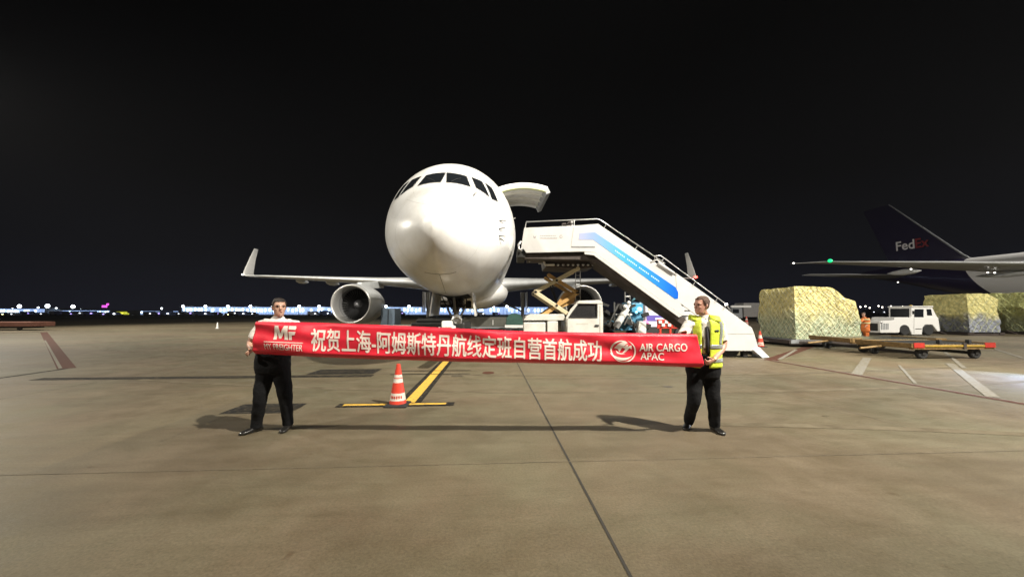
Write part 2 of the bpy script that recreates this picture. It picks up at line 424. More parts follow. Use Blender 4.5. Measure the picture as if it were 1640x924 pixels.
def hit(px, py, off=.0):
    """where a sight line meets the aircraft skin, in aircraft coordinates"""
    o = WLi @ Vector((0, 0, CAM_H)); t = WLi @ P(px, py, 10)
    d = (t - o).normalized(); h = bvh.ray_cast(o, d)
    if h[0] is None: return None
    return h[0] + h[1].normalized() * off
def near(p, off):
    h = bvh.find_nearest(p); n = h[1].normalized()
    if n.dot(p - h[0]) < 0 and (p - h[0]).length > .3: pass
    return h[0] + n * off
def skin_patch(bm, corners, off, n=8, mir=1):
    """conformal patch on the skin from corner points in aircraft coords"""
    a, b, c, d = corners; g = []
    for i in range(n + 1):
        row = []
        for j in range(n + 1):
            u, v = i / n, j / n
            p = (a * (1 - u) + b * u) * (1 - v) + (d * (1 - u) + c * u) * v
            p = near(p, off); row.append(bm.verts.new((p.x * mir, p.y, p.z)))
        g.append(row)
    for i in range(n):
        for j in range(n): bm.faces.new((g[i][j], g[i + 1][j], g[i + 1][j + 1], g[i][j + 1]))
    return bm
WIN = [[(716, 277.5), (746.5, 283), (753, 299.5), (715.5, 292.5)],
       [(755.5, 285), (771.5, 291.5), (783, 315.5), (762.5, 301)],
       [(777, 294), (787, 301.5), (796.5, 323), (787.5, 319)]]
M_frame = mat('window_frame_metal', (.16, .16, .16), .4, .6)
for wi, q in enumerate(WIN):
    cs = [hit(*p) for p in q]
    if any(c is None for c in cs): print('WINDOW MISS', wi, cs); continue
    ctr = sum(cs, Vector()) / 4
    big = [c + (c - ctr).normalized() * .024 for c in cs]
    for mir in (1, -1):
        bm = BM(); skin_patch(bm, big, .012, 14, mir); fr = part('cockpit_window', bm, M_frame, PL, smooth=True)
        bm = BM(); skin_patch(bm, cs, .020, 14, mir); part('pane', bm, M_glass, fr, smooth=True)
def skin_line(bm, pts, r, n=24):
    hs = []
    for (a, b) in zip(pts, pts[1:]):
        for k in range(n): 
            p = hit(a[0] + (b[0] - a[0]) * k / n, a[1] + (b[1] - a[1]) * k / n, .0)
            if p: hs.append(p)
    if len(hs) > 2: tube(bm, hs, r, 6)
M_seam = mat('panel_seam', (.10, .095, .085), .7)
M_seam_l = mat('faint_panel_seam', (.36, .35, .32), .6)
bm = BM(); skin_line(bm, [(680, 436), (690, 438), (706, 439.5), (722, 438), (731, 435.5)], .008); skin_line(bm, [(704, 440), (708, 452), (714, 470)], .006)
part('gear_door_seam', bm, M_seam, PL)
bm = BM(); skin_line(bm, [(652, 320), (668, 325), (690, 328), (720, 327), (750, 321), (765, 314)], .003); skin_line(bm, [(716, 356), (735, 368), (749, 376)], .004)
skin_line(bm, [(770, 380), (772, 366), (785, 362), (812, 366)], .004)
part('radome_seam', bm, M_seam_l, PL)
for s_, r_ in ((1.15, .0022), (4.35, .0022), (6.4, .002)):
    bm = BM(); tube(bm, [fus_pt(FUS, s_, 2 * math.pi * k / 72) for k in range(73)], r_, 5); part('skin_joint', bm, M_seam_l, PL)
for zf in (.35, 1.0):
    for side in (0, 1):
        bm = BM(); tube(bm, [fus_pt(FUS, 1.2 + k * .25, (zf if side == 0 else math.pi - zf)) for k in range(40)], .002, 5); part('skin_joint', bm, M_seam_l, PL)
for a_, b_ in (((722, 293), (738, 287)), ((697, 292), (684, 287))):
    A_, B_ = hit(*a_, .035), hit(*b_, .035)
    if A_ and B_: bm = BM(); tube(bm, [A_, (A_ + B_) / 2 + Vector((0, -.02, .01)), B_], .009, 6); part('wiper', bm, M_black, PL)
# forward door outline
def side_path(pts, side=1):
    out = []
    for (s, z) in pts:
        # find theta for z
        t, b, h = interp(FUS, s); zc = b + (t - b) * .47
        sn = (z - zc) / ((t - zc) if z > zc else (zc - b)); sn = max(-1, min(1, sn)); th = math.asin(sn)
        p = fus_pt(FUS, s, th); out.append(Vector((p.x * side, p.y, p.z)))
    return out
for side in (1, -1):
    bm = BM(); tube(bm, side_path([(5.0, 4.1), (5.0, 4.8), (5.0, 5.4), (5.05, 5.9), (5.4, 6.0), (5.75, 5.9), (5.8, 5.4), (5.8, 4.8), (5.8, 4.1), (5.4, 4.05), (5.0, 4.1)], side), .008, 6); part('forward_door_seam', bm, M_seam, PL)
# probes
for (x, y, x2, y2) in [(800, 354, 806, 355), (799, 367, 804, 366), (799, 378, 805, 379), (800, 383, 803, 386), (758, 314, 761, 312)]:
    a = hit(x, y); b = hit(x2, y2)
    if a and b:
        bm = BM(); d = (b - a)
        nrm = bvh.find_nearest(a)[1]
        tube(bm, [a, a + nrm * .06 + d * .2, a + nrm * .09 + d], [.02, .015, .01], 8); part('pitot_probe', bm, M_dark, PL)
# nose gear bay: dark patch on the closed skin paints the shaded opening
bm = BM()
skin_patch(bm, [Vector((-.62, 5.1, 2.2)), Vector((.62, 5.1, 2.2)), Vector((.62, 7.9, 2.2)), Vector((-.62, 7.9, 2.2))], .01, 8)
M_dark_fill = mat('dark_fill', (.03, .03, .027), .8)  # near black: painted shade of the openings, also used on small parts
part('wheel_bay_shade_patch', bm, M_dark_fill, PL)
for sd in (-1, 1):
    bm = BM(); rs = []
    prism(bm, [(sd * .72, 2.36), (sd * .77, 2.36), (sd * .88, 1.48), (sd * .83, 1.48)], 5.15, 7.6); part('gear_door', bm, M_dirty_white, PL)
ng = BM(); tube(ng, [(0, 6.6, 2.9), (0, 6.75, 1.3), (0, 6.8, .47)], [.13, .11, .09], 14)
tube(ng, [(0, 5.3, 2.5), (0, 6.65, 1.35)], .05, 10); tube(ng, [(-.28, 6.8, .47), (.28, 6.8, .47)], .06, 10)
tube(ng, [(-.3, 6.6, 2.0), (.3, 6.6, 2.0)], .06, 8); box(ng, (0, 6.6, 1.75), (.3, .2, .3))
strut = part('nose_gear_leg', ng, M_steel, PL, autosm=True)
for sd in (-1, 1):
    bm = BM(); lathe(bm, [(-.14, .28), (-.15, .40), (-.10, .46), (0, .475), (.10, .46), (.15, .40), (.14, .28)], (sd * .28, 6.8, .475), 'x', 28); part('nose_wheel', bm, M_black, PL, autosm=True)
    bm = BM(); lathe(bm, [(-.03, .11), (.02, .13), (.05, .11)], (sd * .24, 6.38, 2.02), 'y', 20); part('taxi_light', bm, M_alu, PL, autosm=True)
bm = BM(); box(bm, (-.42, 6.3, 1.98), (.34, .05, .09)); part('gear_placard', bm, M_white, PL); bm = BM(); box(bm, (0.05, 6.35, 1.62), (.24, .06, .08)); part('gear_placard', bm, M_white, PL)
bm = BM()
for k in range(6):
    x = -.45 + .18 * k; tube(bm, [(x, 5.6, 2.22), (x + .05, 6.1, 1.98 + .05 * (k % 2)), (x * .6, 6.5, 1.75)], .025, 6)
part('hydraulic_hose', bm, M_dark, PL)
bm = BM(); box(bm, (0, 6.7, 2.0), (.62, .7, .36)); part('gear_mechanism', bm, M_dark, PL, bevel=.05)
for sd in (-1, 1):
    bm = BM(); tube(bm, [(sd * .3, 6.5, 2.2), (sd * .34, 6.6, 1.75), (sd * .12, 6.7, 1.3)], .045, 8); part('torque_link', bm, M_steel, PL)
    bm = BM(); box(bm, (sd * .52, 6.6, 1.95), (.22, .5, .3)); part('actuator_box', bm, M_dark_fill, PL, bevel=.04)
# belly fairing
bm = BM(); rs = []
for (s, h, b) in [(15.5, 1.2, 2.3), (17, 2.2, 2.05), (19, 2.75, 1.92), (24, 2.9, 1.88), (29, 2.8, 1.9), (32, 2.2, 2.05), (33.5, 1.3, 2.25)]:
    rs.append([Vector((h * math.cos(a), s, 3.1 + (1.3 if math.sin(a) > 0 else 3.1 - b) * math.sin(a) * (1 if True else 0))) for a in [2 * math.pi * k / 48 for k in range(48)]])
rings_loft(bm, rs); part('belly_fairing', bm, M_body, PL, smooth=True)
# wings
def airfoil(c, t, n=12):
    pts = []
    for k in range(n + 1):
        x = .5 * (1 - math.cos(math.pi * k / n)); y = 5 * t * (.2969 * math.sqrt(x) - .126 * x - .3516 * x * x + .2843 * x**3 - .1036 * x**4); pts.append((x * c, y * c))
    return pts + [(x, -y * .8) for x, y in pts[-2:0:-1]]
def wing(bm, secs):
    """secs: (x, le_s, z, chord, thick, cant) ; cant 0 = horizontal section, 1 = vertical"""
    rs = []
    for (x, s, z, c, t, cant) in secs:
        rs.append([Vector((x + (-math.copysign(1, x) * h * math.sin(cant)), s + d, z + h * math.cos(cant))) for d, h in airfoil(c, t)])
    return rings_loft(bm, rs)
for sd in (-1, 1):
    bm = BM()
    wing(bm, [(sd * 1.5, 17.6, 3.55, 10.2, .13, 0), (sd * 2.6, 18.3, 3.75, 9.4, .13, 0), (sd * 5, 19.9, 3.98, 7.8, .12, 0), (sd * 8, 21.9, 4.24, 6.0, .115, 0),
              (sd * 12, 24.6, 4.58, 4.9, .11, 0), (sd * 18, 28.2, 5.06, 3.5, .105, 0), (sd * 22, 30.7, 5.38, 2.6, .1, 0), (sd * 24.9, 32.3, 5.55, 2.15, .1, 0)])
    part('wing', bm, M_plate, PL, smooth=True)
    bm = BM(); wing(bm, [(sd * 24.85, 32.3, 5.55, 2.15, .1, 0), (sd * 25.3, 32.6, 5.66, 1.95, .09, .6), (sd * 25.55, 33.0, 6.05, 1.75, .08, 1.25), (sd * 25.75, 34.1, 7.5, 1.2, .08, 1.35), (sd * 25.95, 35.3, 9.0, .75, .08, 1.4)])
    part('winglet', bm, M_body, PL, smooth=True)
    for fx, fs, fl in ((10.5, 25.5, 4.2), (14.6, 28, 3.4), (18.6, 30.3, 2.8)):
        bm = BM(); z0 = 4.05 + (fx - 8) * .082
        rs = [[Vector((sd * fx + .22 * rr * math.cos(a), fs + fl * t, z0 + .28 * rr * math.sin(a))) for a in [2 * math.pi * k / 16 for k in range(16)]] for t, rr in ((0, .05), (.1, .6), (.3, 1), (.6, .9), (.85, .5), (1, .1))]
        rings_loft(bm, rs); part('flap_fairing', bm, M_plate, PL, smooth=True)
    # engine
    ex, es, ez = sd * 7.92, 16.4, 2.18
    bm = BM(); lathe(bm, [(.12, 1.33), (.6, 1.40), (1.4, 1.43), (2.4, 1.40), (3.3, 1.30), (4.2, 1.12), (4.25, 1.0), (3.6, .95), (3.5, .7)], (ex, es, ez), 'y', 56, cap=False)
    eng = part('engine_nacelle', bm, M_plate, PL, autosm=True)
    bm = BM(); lathe(bm, [(.9, 1.12), (.45, 1.14), (.15, 1.18), (.03, 1.22), (0, 1.27), (.03, 1.31), (.13, 1.335)], (ex, es, ez), 'y', 56, cap=False); part('intake_lip', bm, mat('polished_lip', (.58, .57, .55), .3, .7), eng, smooth=True)
    bm = BM(); lathe(bm, [(.89, 1.125), (1.5, 1.14), (1.6, 1.14)], (ex, es, ez), 'y', 56, cap=False); part('intake_duct', bm, mat('duct_grey', (.20, .20, .20), .45, .3), eng, smooth=True)
    bm = BM()
    for k in range(38):
        a = 2 * math.pi * k / 38; c, s_ = math.cos(a), math.sin(a); pts = []
        for r_, tw in ((.33, .15), (.75, .09), (1.12, .05)):
            for sg in (-1, 1):
                aa = a + sg * tw * .9 * (.33 / r_) ** .3; pts.append(Vector((ex + r_ * math.cos(aa), es + 1.45 + sg * .10, ez + r_ * math.sin(aa))))
        v = [bm.verts.new(p) for p in pts]; bm.faces.new((v[0], v[1], v[3], v[2])); bm.faces.new((v[2], v[3], v[5], v[4]))
    part('fan_blades', bm, mat('fan_titanium', (.16, .16, .165), .38, .8), eng)
    bm = BM(); lathe(bm, [(1.0, .02), (1.08, .12), (1.25, .24), (1.5, .35), (1.6, .36)], (ex, es, ez), 'y', 32); part('spinner', bm, mat('spinner_grey', (.09, .09, .095), .3, .2, coat=.6), eng, smooth=True)
    bm = BM(); lathe(bm, [(1.62, 1.14), (1.63, .05)], (ex, es, ez), 'y', 32); part('fan_casing', bm, M_dark_fill, eng)
    bm = BM(); lathe(bm, [(4.2, .9), (5.0, .8), (5.8, .55), (5.85, .4)], (ex, es, ez), 'y', 32); part('core_nozzle', bm, M_steel, eng, autosm=True)
    bm = BM(); prism(bm, [(-.18, 3.25), (.18, 3.25), (.16, 4.3), (-.16, 4.3)], 0, 1)
    for v in bm.verts: 
        t = v.co.y; v.co.y = es + 1.6 + t * 5.5; 
        if t > .5 and v.co.z < 4: v.co.z = 3.7
        if t < .5 and v.co.z > 4: v.co.z = 3.75
        v.co.x += ex
    part('pylon', bm, M_plate, PL, bevel=.05)
    # main gear
    bm = BM(); tube(bm, [(sd * 4.65, 27.6, 3.6), (sd * 4.65, 27.8, 1.1)], [.22, .16], 12); tube(bm, [(sd * 4.65, 26.9, .9), (sd * 4.65, 28.6, .9)], .12, 8); tube(bm, [(sd * 2.6, 27.6, 2.6), (sd * 4.6, 27.7, 1.7)], .09, 8)
    mg = part('main_gear_leg', bm, M_steel, PL, autosm=True)
    bm = BM(); prism(bm, [(sd * 5.0, 3.6), (sd * 5.06, 3.6), (sd * 5.06, 1.6), (sd * 5.0, 1.6)], 26.9, 28.5); part('gear_door', bm, M_body, PL)
    for ds in (-.7, .7):
        for dx in (-.55, .55):
            bm = BM(); lathe(bm, [(-.2, .35), (-.21, .52), (-.14, .58), (.14, .58), (.21, .52), (.2, .35)], (sd * 4.65 + dx, 27.75 + ds, .58), 'x', 24); part('main_wheel', bm, M_black, PL, autosm=True)
    bm = BM(); wing(bm, [(sd * .6, 46.5, 6.3, 5.4, .1, 0), (sd * 9.3, 52.5, 7.2, 2.0, .09, 0)]); part('tailplane', bm, M_plate, PL, smooth=True)
bm = BM()
for (z, s, c, t) in []: pass
rs = [[Vector((h, s + d, z)) for d, h in airfoil(c, .1)] for z, s, c in ((7.0, 43.5, 8.0), (15.8, 51.3, 3.0))]
rings_loft(bm, rs); part('tail_fin', bm, M_body, PL, smooth=True)
M_navr = mat('red_nav_lamp', (.5, .02, .02), .3, emit=(1, .07, .05), estr=9)
M_navw = mat('white_nav_lamp', (.8, .8, .8), .3, emit=(1, .95, .85), estr=4)
bm = BM(); ell(bm, (25.3, 32.6, 5.7), (.16, .3, .14)); part('nav_light', bm, M_navr, PL, smooth=True)
bm = BM(); ell(bm, (-25.3, 32.5, 5.68), (.09, .2, .08)); part('nav_light', bm, M_navw, PL, smooth=True)
# open main deck cargo door
bm = BM(); arc = []
hx, hz = 1.45, 6.98
DN = 22
for k in range(DN + 1):
    t = k / DN; a = R(114 - 42 * t); arc.append((hx + .22 + 3.55 * (math.cos(a) - math.cos(R(114))), hz + .62 + 3.55 * (math.sin(a) - math.sin(R(114)))))
outer = arc; inner = []
for i, (x, z) in enumerate(arc):
    a = arc[max(i - 1, 0)]; b = arc[min(i + 1, DN)]; d = Vector((b[0] - a[0], b[1] - a[1])).normalized(); inner.append((x + d.y * .16, z - d.x * .16))
def arcshell(bm, A, B, y0, y1):
    for i in range(len(A) - 1):
        v = [bm.verts.new(p) for p in ((A[i][0], y0, A[i][1]), (A[i + 1][0], y0, A[i + 1][1]), (B[i + 1][0], y0, B[i + 1][1]), (B[i][0], y0, B[i][1]),
                                       (A[i][0], y1, A[i][1]), (A[i + 1][0], y1, A[i + 1][1]), (B[i + 1][0], y1, B[i + 1][1]), (B[i][0], y1, B[i][1]))]
        for f in ((0, 1, 2, 3), (7, 6, 5, 4), (0, 4, 5, 1), (3, 2, 6, 7)): bm.faces.new([v[j] for j in f])
        if i == 0: bm.faces.new([v[j] for j in (0, 3, 7, 4)])
        if i == len(A) - 2: bm.faces.new([v[j] for j in (1, 5, 6, 2)])
    bmesh.ops.remove_doubles(bm, verts=bm.verts, dist=1e-4)
arcshell(bm, outer, inner, 8.6, 12.0)
cd = part('cargo_door', bm, M_body, PL, autosm=True)
bm = BM(); in2 = [(x + (ix - x) * 1.6, z + (iz - z) * 1.6) for (x, z), (ix, iz) in zip(outer, inner)]
arcshell(bm, inner, in2, 8.62, 8.85); part('door_frame', bm, mat('primer_green_trim', (.50, .52, .28), .5), cd)
bm = BM()
for yy in (9.5, 10.4, 11.2): arcshell(bm, inner, in2, yy, yy + .08)
part('door_rib', bm, M_dirty_white, cd)
bm = BM(); x, z = inner[-1]; box(bm, (x + .02, 10.3, z - .02), (.22, 3.3, .34), Matrix.Rotation(R(-25), 3, 'Y')); part('door_sill', bm, M_grey, cd, bevel=.02)
bm = BM(); tube(bm, [(2.15, 10.5, 6.35), (2.75, 10.3, 6.6)], .03, 8); part('door_actuator', bm, M_white, PL)
bm = BM(); skin_patch(bm, side_path([(8.7, 4.3), (11.9, 4.3), (11.9, 6.7), (8.7, 6.7)]), .012, 12); part('door_opening_shade_patch', bm, M_dark_fill, PL)  # dark sheet on unbroken skin, paints the shade inside the doorway

# ================================================================ BOARDING STAIRS
SY = 13.2
M_stair = mat('stair_white_paint', (.54, .53, .515), .42, var=.10, vscale=2.2, bump=.04, bscale=3)
ST = thing('boarding_stairs', 'white mobile boarding stairs with blue stripe, top platform docked at the freighter', 'boarding stairs', (5.0, SY, 0))
def sp(pts, Y=SY): return [((p := P(a, b, Y)).x, p.z) for a, b in pts]
def sprism(name, pts, y0, y1, m, parent=ST, **k):
    bm = BM(); prism(bm, sp(pts), y0, y1); return part(name, bm, m, parent, world=True, **k)
UP = [(839.5, 365), (919, 361.5), (958, 358.5), (1052, 422), (1086, 444), (1086, 478), (1097, 500), (1092, 505), (952, 404.5), (936, 403), (843, 405), (835, 394)]
sprism('upper_side_panel', UP, SY, SY + .05, M_stair, bevel=.01)
sprism('upper_side_panel', UP, SY + 1.75, SY + 1.8, M_stair)
LOW = [(1084, 437), (1136, 474), (1166, 495.6), (1206, 525), (1209, 532), (1218, 562), (1161, 562), (1161, 540), (1140, 523), (1086, 482)]
sprism('lower_side_panel', LOW, SY + .06, SY + .11, M_stair, bevel=.01)
sprism('lower_side_panel', LOW, SY + 1.66, SY + 1.71, M_stair)
sprism('kick_plate', [(1207, 560), (1217, 556), (1233, 572), (1222, 573)], SY + .02, SY + .6, mat('bluish_white_paint', (.74, .76, .82), .4, var=.08, vscale=3))
sprism('side_beam', [(936, 403.5), (952, 405), (1092, 505.5), (1087, 508), (951, 409), (936, 407)], SY - .02, SY + .06, M_stair)
sprism('platform_beam', [(838, 405.5), (953, 405.5), (1112, 519), (1106, 527), (948, 415), (838, 413)], SY + .15, SY + .4, M_brown)
sprism('under_frame', [(846, 408), (950, 408), (1125, 528), (1122, 532), (950, 412), (846, 412)], SY + .5, SY + 1.6, M_brown)
sprism('trim_rail', [(915, 394.5), (953, 394.5), (953, 396), (915, 396)], SY - .02, SY, M_grey)
sprism('panel_seam', [(918.3, 364), (919, 364), (915, 394), (914.3, 394)], SY - .006, SY, M_seam_l)
sprism('panel_seam', [(1081, 437), (1082, 437), (1086, 478), (1085, 478)], SY - .006, SY, M_seam_l)
sprism('panel_seam', [(1166, 534), (1209, 534), (1209, 535), (1166, 535)], SY + .054, SY + .06, M_seam_l)
# blue stripe with a gradient of paint along its length
ms = mat('blue_gradient_decal', (.1, .4, .9), .35)
n = ms.node_tree; t = n.nodes.new('ShaderNodeTexCoord'); sxx = n.nodes.new('ShaderNodeSeparateXYZ'); mr = n.nodes.new('ShaderNodeMapRange'); rp = n.nodes.new('ShaderNodeValToRGB')
n.links.new(t.outputs['Object'], sxx.inputs[0]); n.links.new(sxx.outputs[0], mr.inputs[0]); n.links.new(mr.outputs[0], rp.inputs[0]); n.links.new(rp.outputs[0], n.nodes['Principled BSDF'].inputs[0])
mr.inputs[1].default_value = P(926, 380, SY).x - 5; mr.inputs[2].default_value = P(1086, 470, SY).x - 5
el = rp.color_ramp.elements; el[0].color = (.36, .38, .52, 1); el[0].position = 0; el[1].position = 1; el[1].color = (.0, .09, .50, 1)
q = el.new(.14); q.color = (.24, .33, .60, 1); q = el.new(.42); q.color = (.07, .36, .60, 1); q = el.new(.7); q.color = (.02, .23, .60, 1)
sprism('blue_stripe', [(928, 373.6), (952.5, 372), (1082, 460), (1086, 468), (1086, 478), (1081, 479), (950, 384), (926.5, 384)], SY - .008, SY, ms)
# squiggle lettering too small to read: a row of short strokes
M_let = mat('pale_lettering', (.55, .75, .9), .4); M_let2 = mat('grey_lettering', (.30, .27, .27), .5)
bm = BM(); 
for k in range(26):
    if k % 7 == 6: continue
    x = 985 + k * 2.75; y = 401.5 + (x - 985) * .70
    prism(bm, sp([(x, y - 1.2), (x + 1.7, y), (x + 1.5, y + 2.0), (x - .2, y + .8)]), SY - .012, SY - .008)
part('stripe_lettering', bm, M_let, ST, world=True)
bm = BM()
for k in range(17):
    x = 864.5 + k * 1.65; h = .45 + .3 * ((k * 7) % 3)
    prism(bm, sp([(x, 381.6 - h), (x + 1.1, 381.6 - h), (x + 1.1, 382.4), (x, 382.4)]), SY - .006, SY)
for k in range(9):
    x = 865 + k * 2.9; prism(bm, sp([(x, 377.2), (x + 1.9, 377.2), (x + 1.9, 378.2), (x, 378.2)]), SY - .006, SY)
part('panel_lettering', bm, M_let2, ST, world=True)
bm = BM()
def ringpoly(cx, cy, r0, r1, a0, a1, n=10):
    return [(cx + r1 * math.cos(a0 + (a1 - a0) * k / n), cy + r1 * math.sin(a0 + (a1 - a0) * k / n)) for k in range(n + 1)] + [(cx + r0 * math.cos(a1 - (a1 - a0) * k / n), cy + r0 * math.sin(a1 - (a1 - a0) * k / n)) for k in range(n + 1)]
prism(bm, sp([(854, 377), (856, 380), (859.5, 376.5), (857, 382), (854.5, 381)]), SY - .006, SY)
prism(bm, sp(ringpoly(898.5, 379, 1.6, 2.6, 0, 5.5)), SY - .006, SY)
part('panel_emblem', bm, M_let2, ST, world=True)
# handrails
def rail(pts, r=.022, dy=0): 
    bm = BM(); tube(bm, [P(a, b, SY) + Vector((0, dy, 0)) for a, b in pts], r, 8); return part('handrail', bm, M_alu, ST, world=True, smooth=True)
for dy in (.04, 1.75):
    rail([(841, 368), (843, 355), (880, 353.5), (957, 350.5), (962, 352), (1066, 422)], dy=dy)
    rail([(1050, 416), (1050, 409), (1060, 409), (1165, 487), (1172, 497)], .018, dy=dy + .05)
    for a, b in (((920, 352), (920, 363)), ((972, 358.5), (967, 366)), ((1022, 393), (1017, 400)), ((1064, 412), (1059, 424)), ((1115, 450), (1110, 458)), ((1150, 477), (1146, 485)), ((1165, 487), (1160, 495))):
        bm = BM(); tube(bm, [P(*a, SY) + Vector((0, dy, 0)), P(*b, SY) + Vector((0, dy, 0))], .014, 6)
        part('rail_post', bm, M_alu, ST, world=True)
bm = BM(); tube(bm, [P(1042, 420, SY), P(1052, 416, SY), P(1082, 440, SY)], .03, 8); tube(bm, [P(1054, 421, SY - .03), P(1079, 438, SY - .03)], .06, 10); part('rail_socket', bm, M_stair, ST, world=True, smooth=True)
# tread steps
bm = BM()
a = P(955, 404, SY); b = P(1205, 560, SY); N = 18
for k in range(N):
    x = a.x + (b.x - a.x) * (k + .5) / N; z = a.z + (b.z - a.z) * (k + .5) / N + .10
    box2(bm, (x - .17, SY + .12, z), (x + .17, SY + 1.64, z + .04))
part('stair_tread', bm, M_steel, ST, world=True)
bm = BM(); box2(bm, (P(842, 403, SY).x, SY + .06, P(842, 404, SY).z), (P(952, 403, SY).x, SY + 1.74, P(842, 401, SY).z)); part('platform_floor', bm, M_steel, ST, world=True)
# docking bumper, stray box on the platform
bm = BM(); tube(bm, [P(835, 386, SY), P(830.5, 392, SY), P(831, 398, SY), P(836, 402, SY)], .035, 8); part('docking_bumper', bm, M_alu, ST, world=True, smooth=True)
bm = BM(); box2(bm, P(828, 398, SY) + Vector((0, .1, 0)), P(842, 412, SY) + Vector((0, 1.6, 0))); part('rubber_bumper', bm, M_dark, ST, world=True, bevel=.03)
bm = BM(); box2(bm, P(911, 353.5, SY) + Vector((0, .15, 0)), P(915, 361, SY) + Vector((0, .5, 0))); box2(bm, P(902, 355, SY) + Vector((0, .2, 0)), P(908, 361, SY) + Vector((0, .4, 0)))
cbx = part('control_box', bm, M_brown, ST, world=True)
bm = BM(); box2(bm, P(915.5, 352.5, SY) + Vector((0, .15, 0)), P(919, 360, SY) + Vector((0, .5, 0))); part('control_panel', bm, M_stair, ST, world=True)
# chassis and wheels under the stairs
bm = BM(); box2(bm, (P(1050, 500, SY).x, SY + .3, .38), (8.6, SY + 1.5, .62)); part('chassis', bm, M_brown, ST, world=True)
for x in (5.7, 7.9):
    for y in (SY + .35, SY + 1.45):
        bm = BM(); lathe(bm, [(-.1, .18), (-.11, .28), (-.07, .32), (.07, .32), (.11, .28), (.1, .18)], (x, y, .32), 'y', 24); part('wheel', bm, M_black, ST, world=True, autosm=True)
bm = BM(); tube(bm, [P(1190, 563, SY + .3), P(1203, 566, SY + .3)], .06, 8); box2(bm, (P(1196, 560, SY).x, SY + .2, .02), (P(1203, 560, SY).x, SY + .4, .2)); part('stabiliser_foot', bm, M_dark, ST, world=True)
M_lampw = mat('lamp_white', (.9, .9, .8), .3, emit=(1, .95, .85), estr=12)
bm = BM(); ell(bm, P(1163, 487.5, SY + .2), (.05, .05, .05)); part('step_lamp', bm, M_lampw, ST, world=True, smooth=True)
bm = BM(); tube(bm, [P(1081, 402 + 60, SY) + Vector((0, 1, 0)), P(1100, 470, SY) + Vector((0, 1, 0))], .02, 6); bm.free()

# ================================================================ SCISSOR LIFT TRUCK
TY = 14.3
TR = thing('scissor_lift_truck', 'cream scissor lift truck with square cab standing under the boarding stairs', 'lift truck', (2.2, TY, 0))
def tpr(name, pts, y0, y1, m, parent=TR, **k):
    bm = BM(); prism(bm, sp(pts, TY), y0, y1); return part(name, bm, m, parent, world=True, **k)
tpr('lift_platform', [(868, 410), (952, 410), (955, 414), (868, 414)], TY, TY + 1.8, M_white)
tpr('platform_frame', [(872, 414), (953, 414), (953, 427), (930, 430), (874, 427)], TY + .05, TY + 1.7, M_brown)
bm = BM()
for k in range(10):
    p = P(878 + k * 8, 424, TY); ell(bm, p + Vector((0, .02, 0)), (.06, .06, .05), 10)
part('platform_roller', bm, M_alu, TR, world=True, smooth=True)
tpr('guard_rail', [(848, 415.2), (869, 415.2), (869, 417.6), (848, 417.6)], TY, TY + .06, M_yellow)
bm = BM(); tube(bm, [P(848, 408, TY), P(848, 420, TY)], .03, 6); tube(bm, [P(869, 412, TY), P(873, 424, TY), P(888, 424, TY)], .05, 8); part('guard_post', bm, M_dirty_white, TR, world=True)
def arm(a, b, wd, m, y, name='scissor_arm'):
    A = P(*a, TY); B = P(*b, TY); d = (B - A); L_ = math.hypot(d.x, d.z); ang = math.atan2(d.z, d.x)
    bm = BM(); bmesh.ops.create_cube(bm, size=1)
    bmesh.ops.transform(bm, matrix=Matrix.Translation(((A.x + B.x) / 2, TY + y, (A.z + B.z) / 2)) @ Matrix.Rotation(-ang, 4, 'Y') @ Matrix.Diagonal((L_ + wd * .6, .09, wd, 1)), verts=bm.verts)
    cyl(bm, (A.x, TY + y - .06, A.z), (A.x, TY + y + .06, A.z), wd * .55, 14); cyl(bm, (B.x, TY + y - .06, B.z), (B.x, TY + y + .06, B.z), wd * .55, 14)
    return part(name, bm, m, TR, world=True, bevel=.012)
for y in (.1, 1.5):
    arm((926, 430), (858, 467), .15, M_cream, y); arm((858, 468), (912, 504), .15, M_cream, y)
    arm((880, 440), (926, 468), .14, M_orange_arm, y + .12); arm((926, 469), (868, 506), .14, M_orange_arm, y + .12)
for (px, py) in ((858, 467.5), (926, 468.5), (892, 449), (892, 489)):
    bm = BM(); p = P(px, py, TY); cyl(bm, (p.x, TY + .02, p.z), (p.x, TY + 1.6, p.z), .045, 12); part('hinge_pin', bm, M_dark, TR, world=True)
bm = BM(); tube(bm, [P(884, 454, TY) + Vector((0, .8, 0)), P(897, 488, TY) + Vector((0, .8, 0))], .03, 8); tube(bm, [P(888, 452, TY) + Vector((0, .8, 0)), P(896, 483, TY) + Vector((0, .8, 0))], .02, 8); part('hydraulic_hose', bm, M_dark, TR, world=True)
bm = BM(); prism(bm, sp([(905, 468), (926, 468), (921, 485), (903, 492), (893, 486)], TY), TY + .3, TY + .42); part('arm_plate', bm, M_orange_arm, TR, world=True)
# chassis
tpr('chassis_deck', [(845, 505), (850, 503), (903, 503), (905, 513), (838, 513), (842, 507)], TY - .1, TY + 1.8, M_dirty_white, bevel=.02)
tpr('tool_locker', [(838, 516), (873, 516), (873, 534), (838, 534)], TY - .15, TY + .4, M_dirty_white, bevel=.03)
tpr('tool_locker', [(876, 514), (893, 514), (893, 534), (876, 534)], TY - .12, TY + .4, M_dirty_white, bevel=.03)
bm = BM(); box2(bm, (P(836, 530, TY).x, TY + .1, .45), (P(963, 530, TY).x, TY + 1.7, .75)); part('chassis_frame', bm, M_brown, TR, world=True)
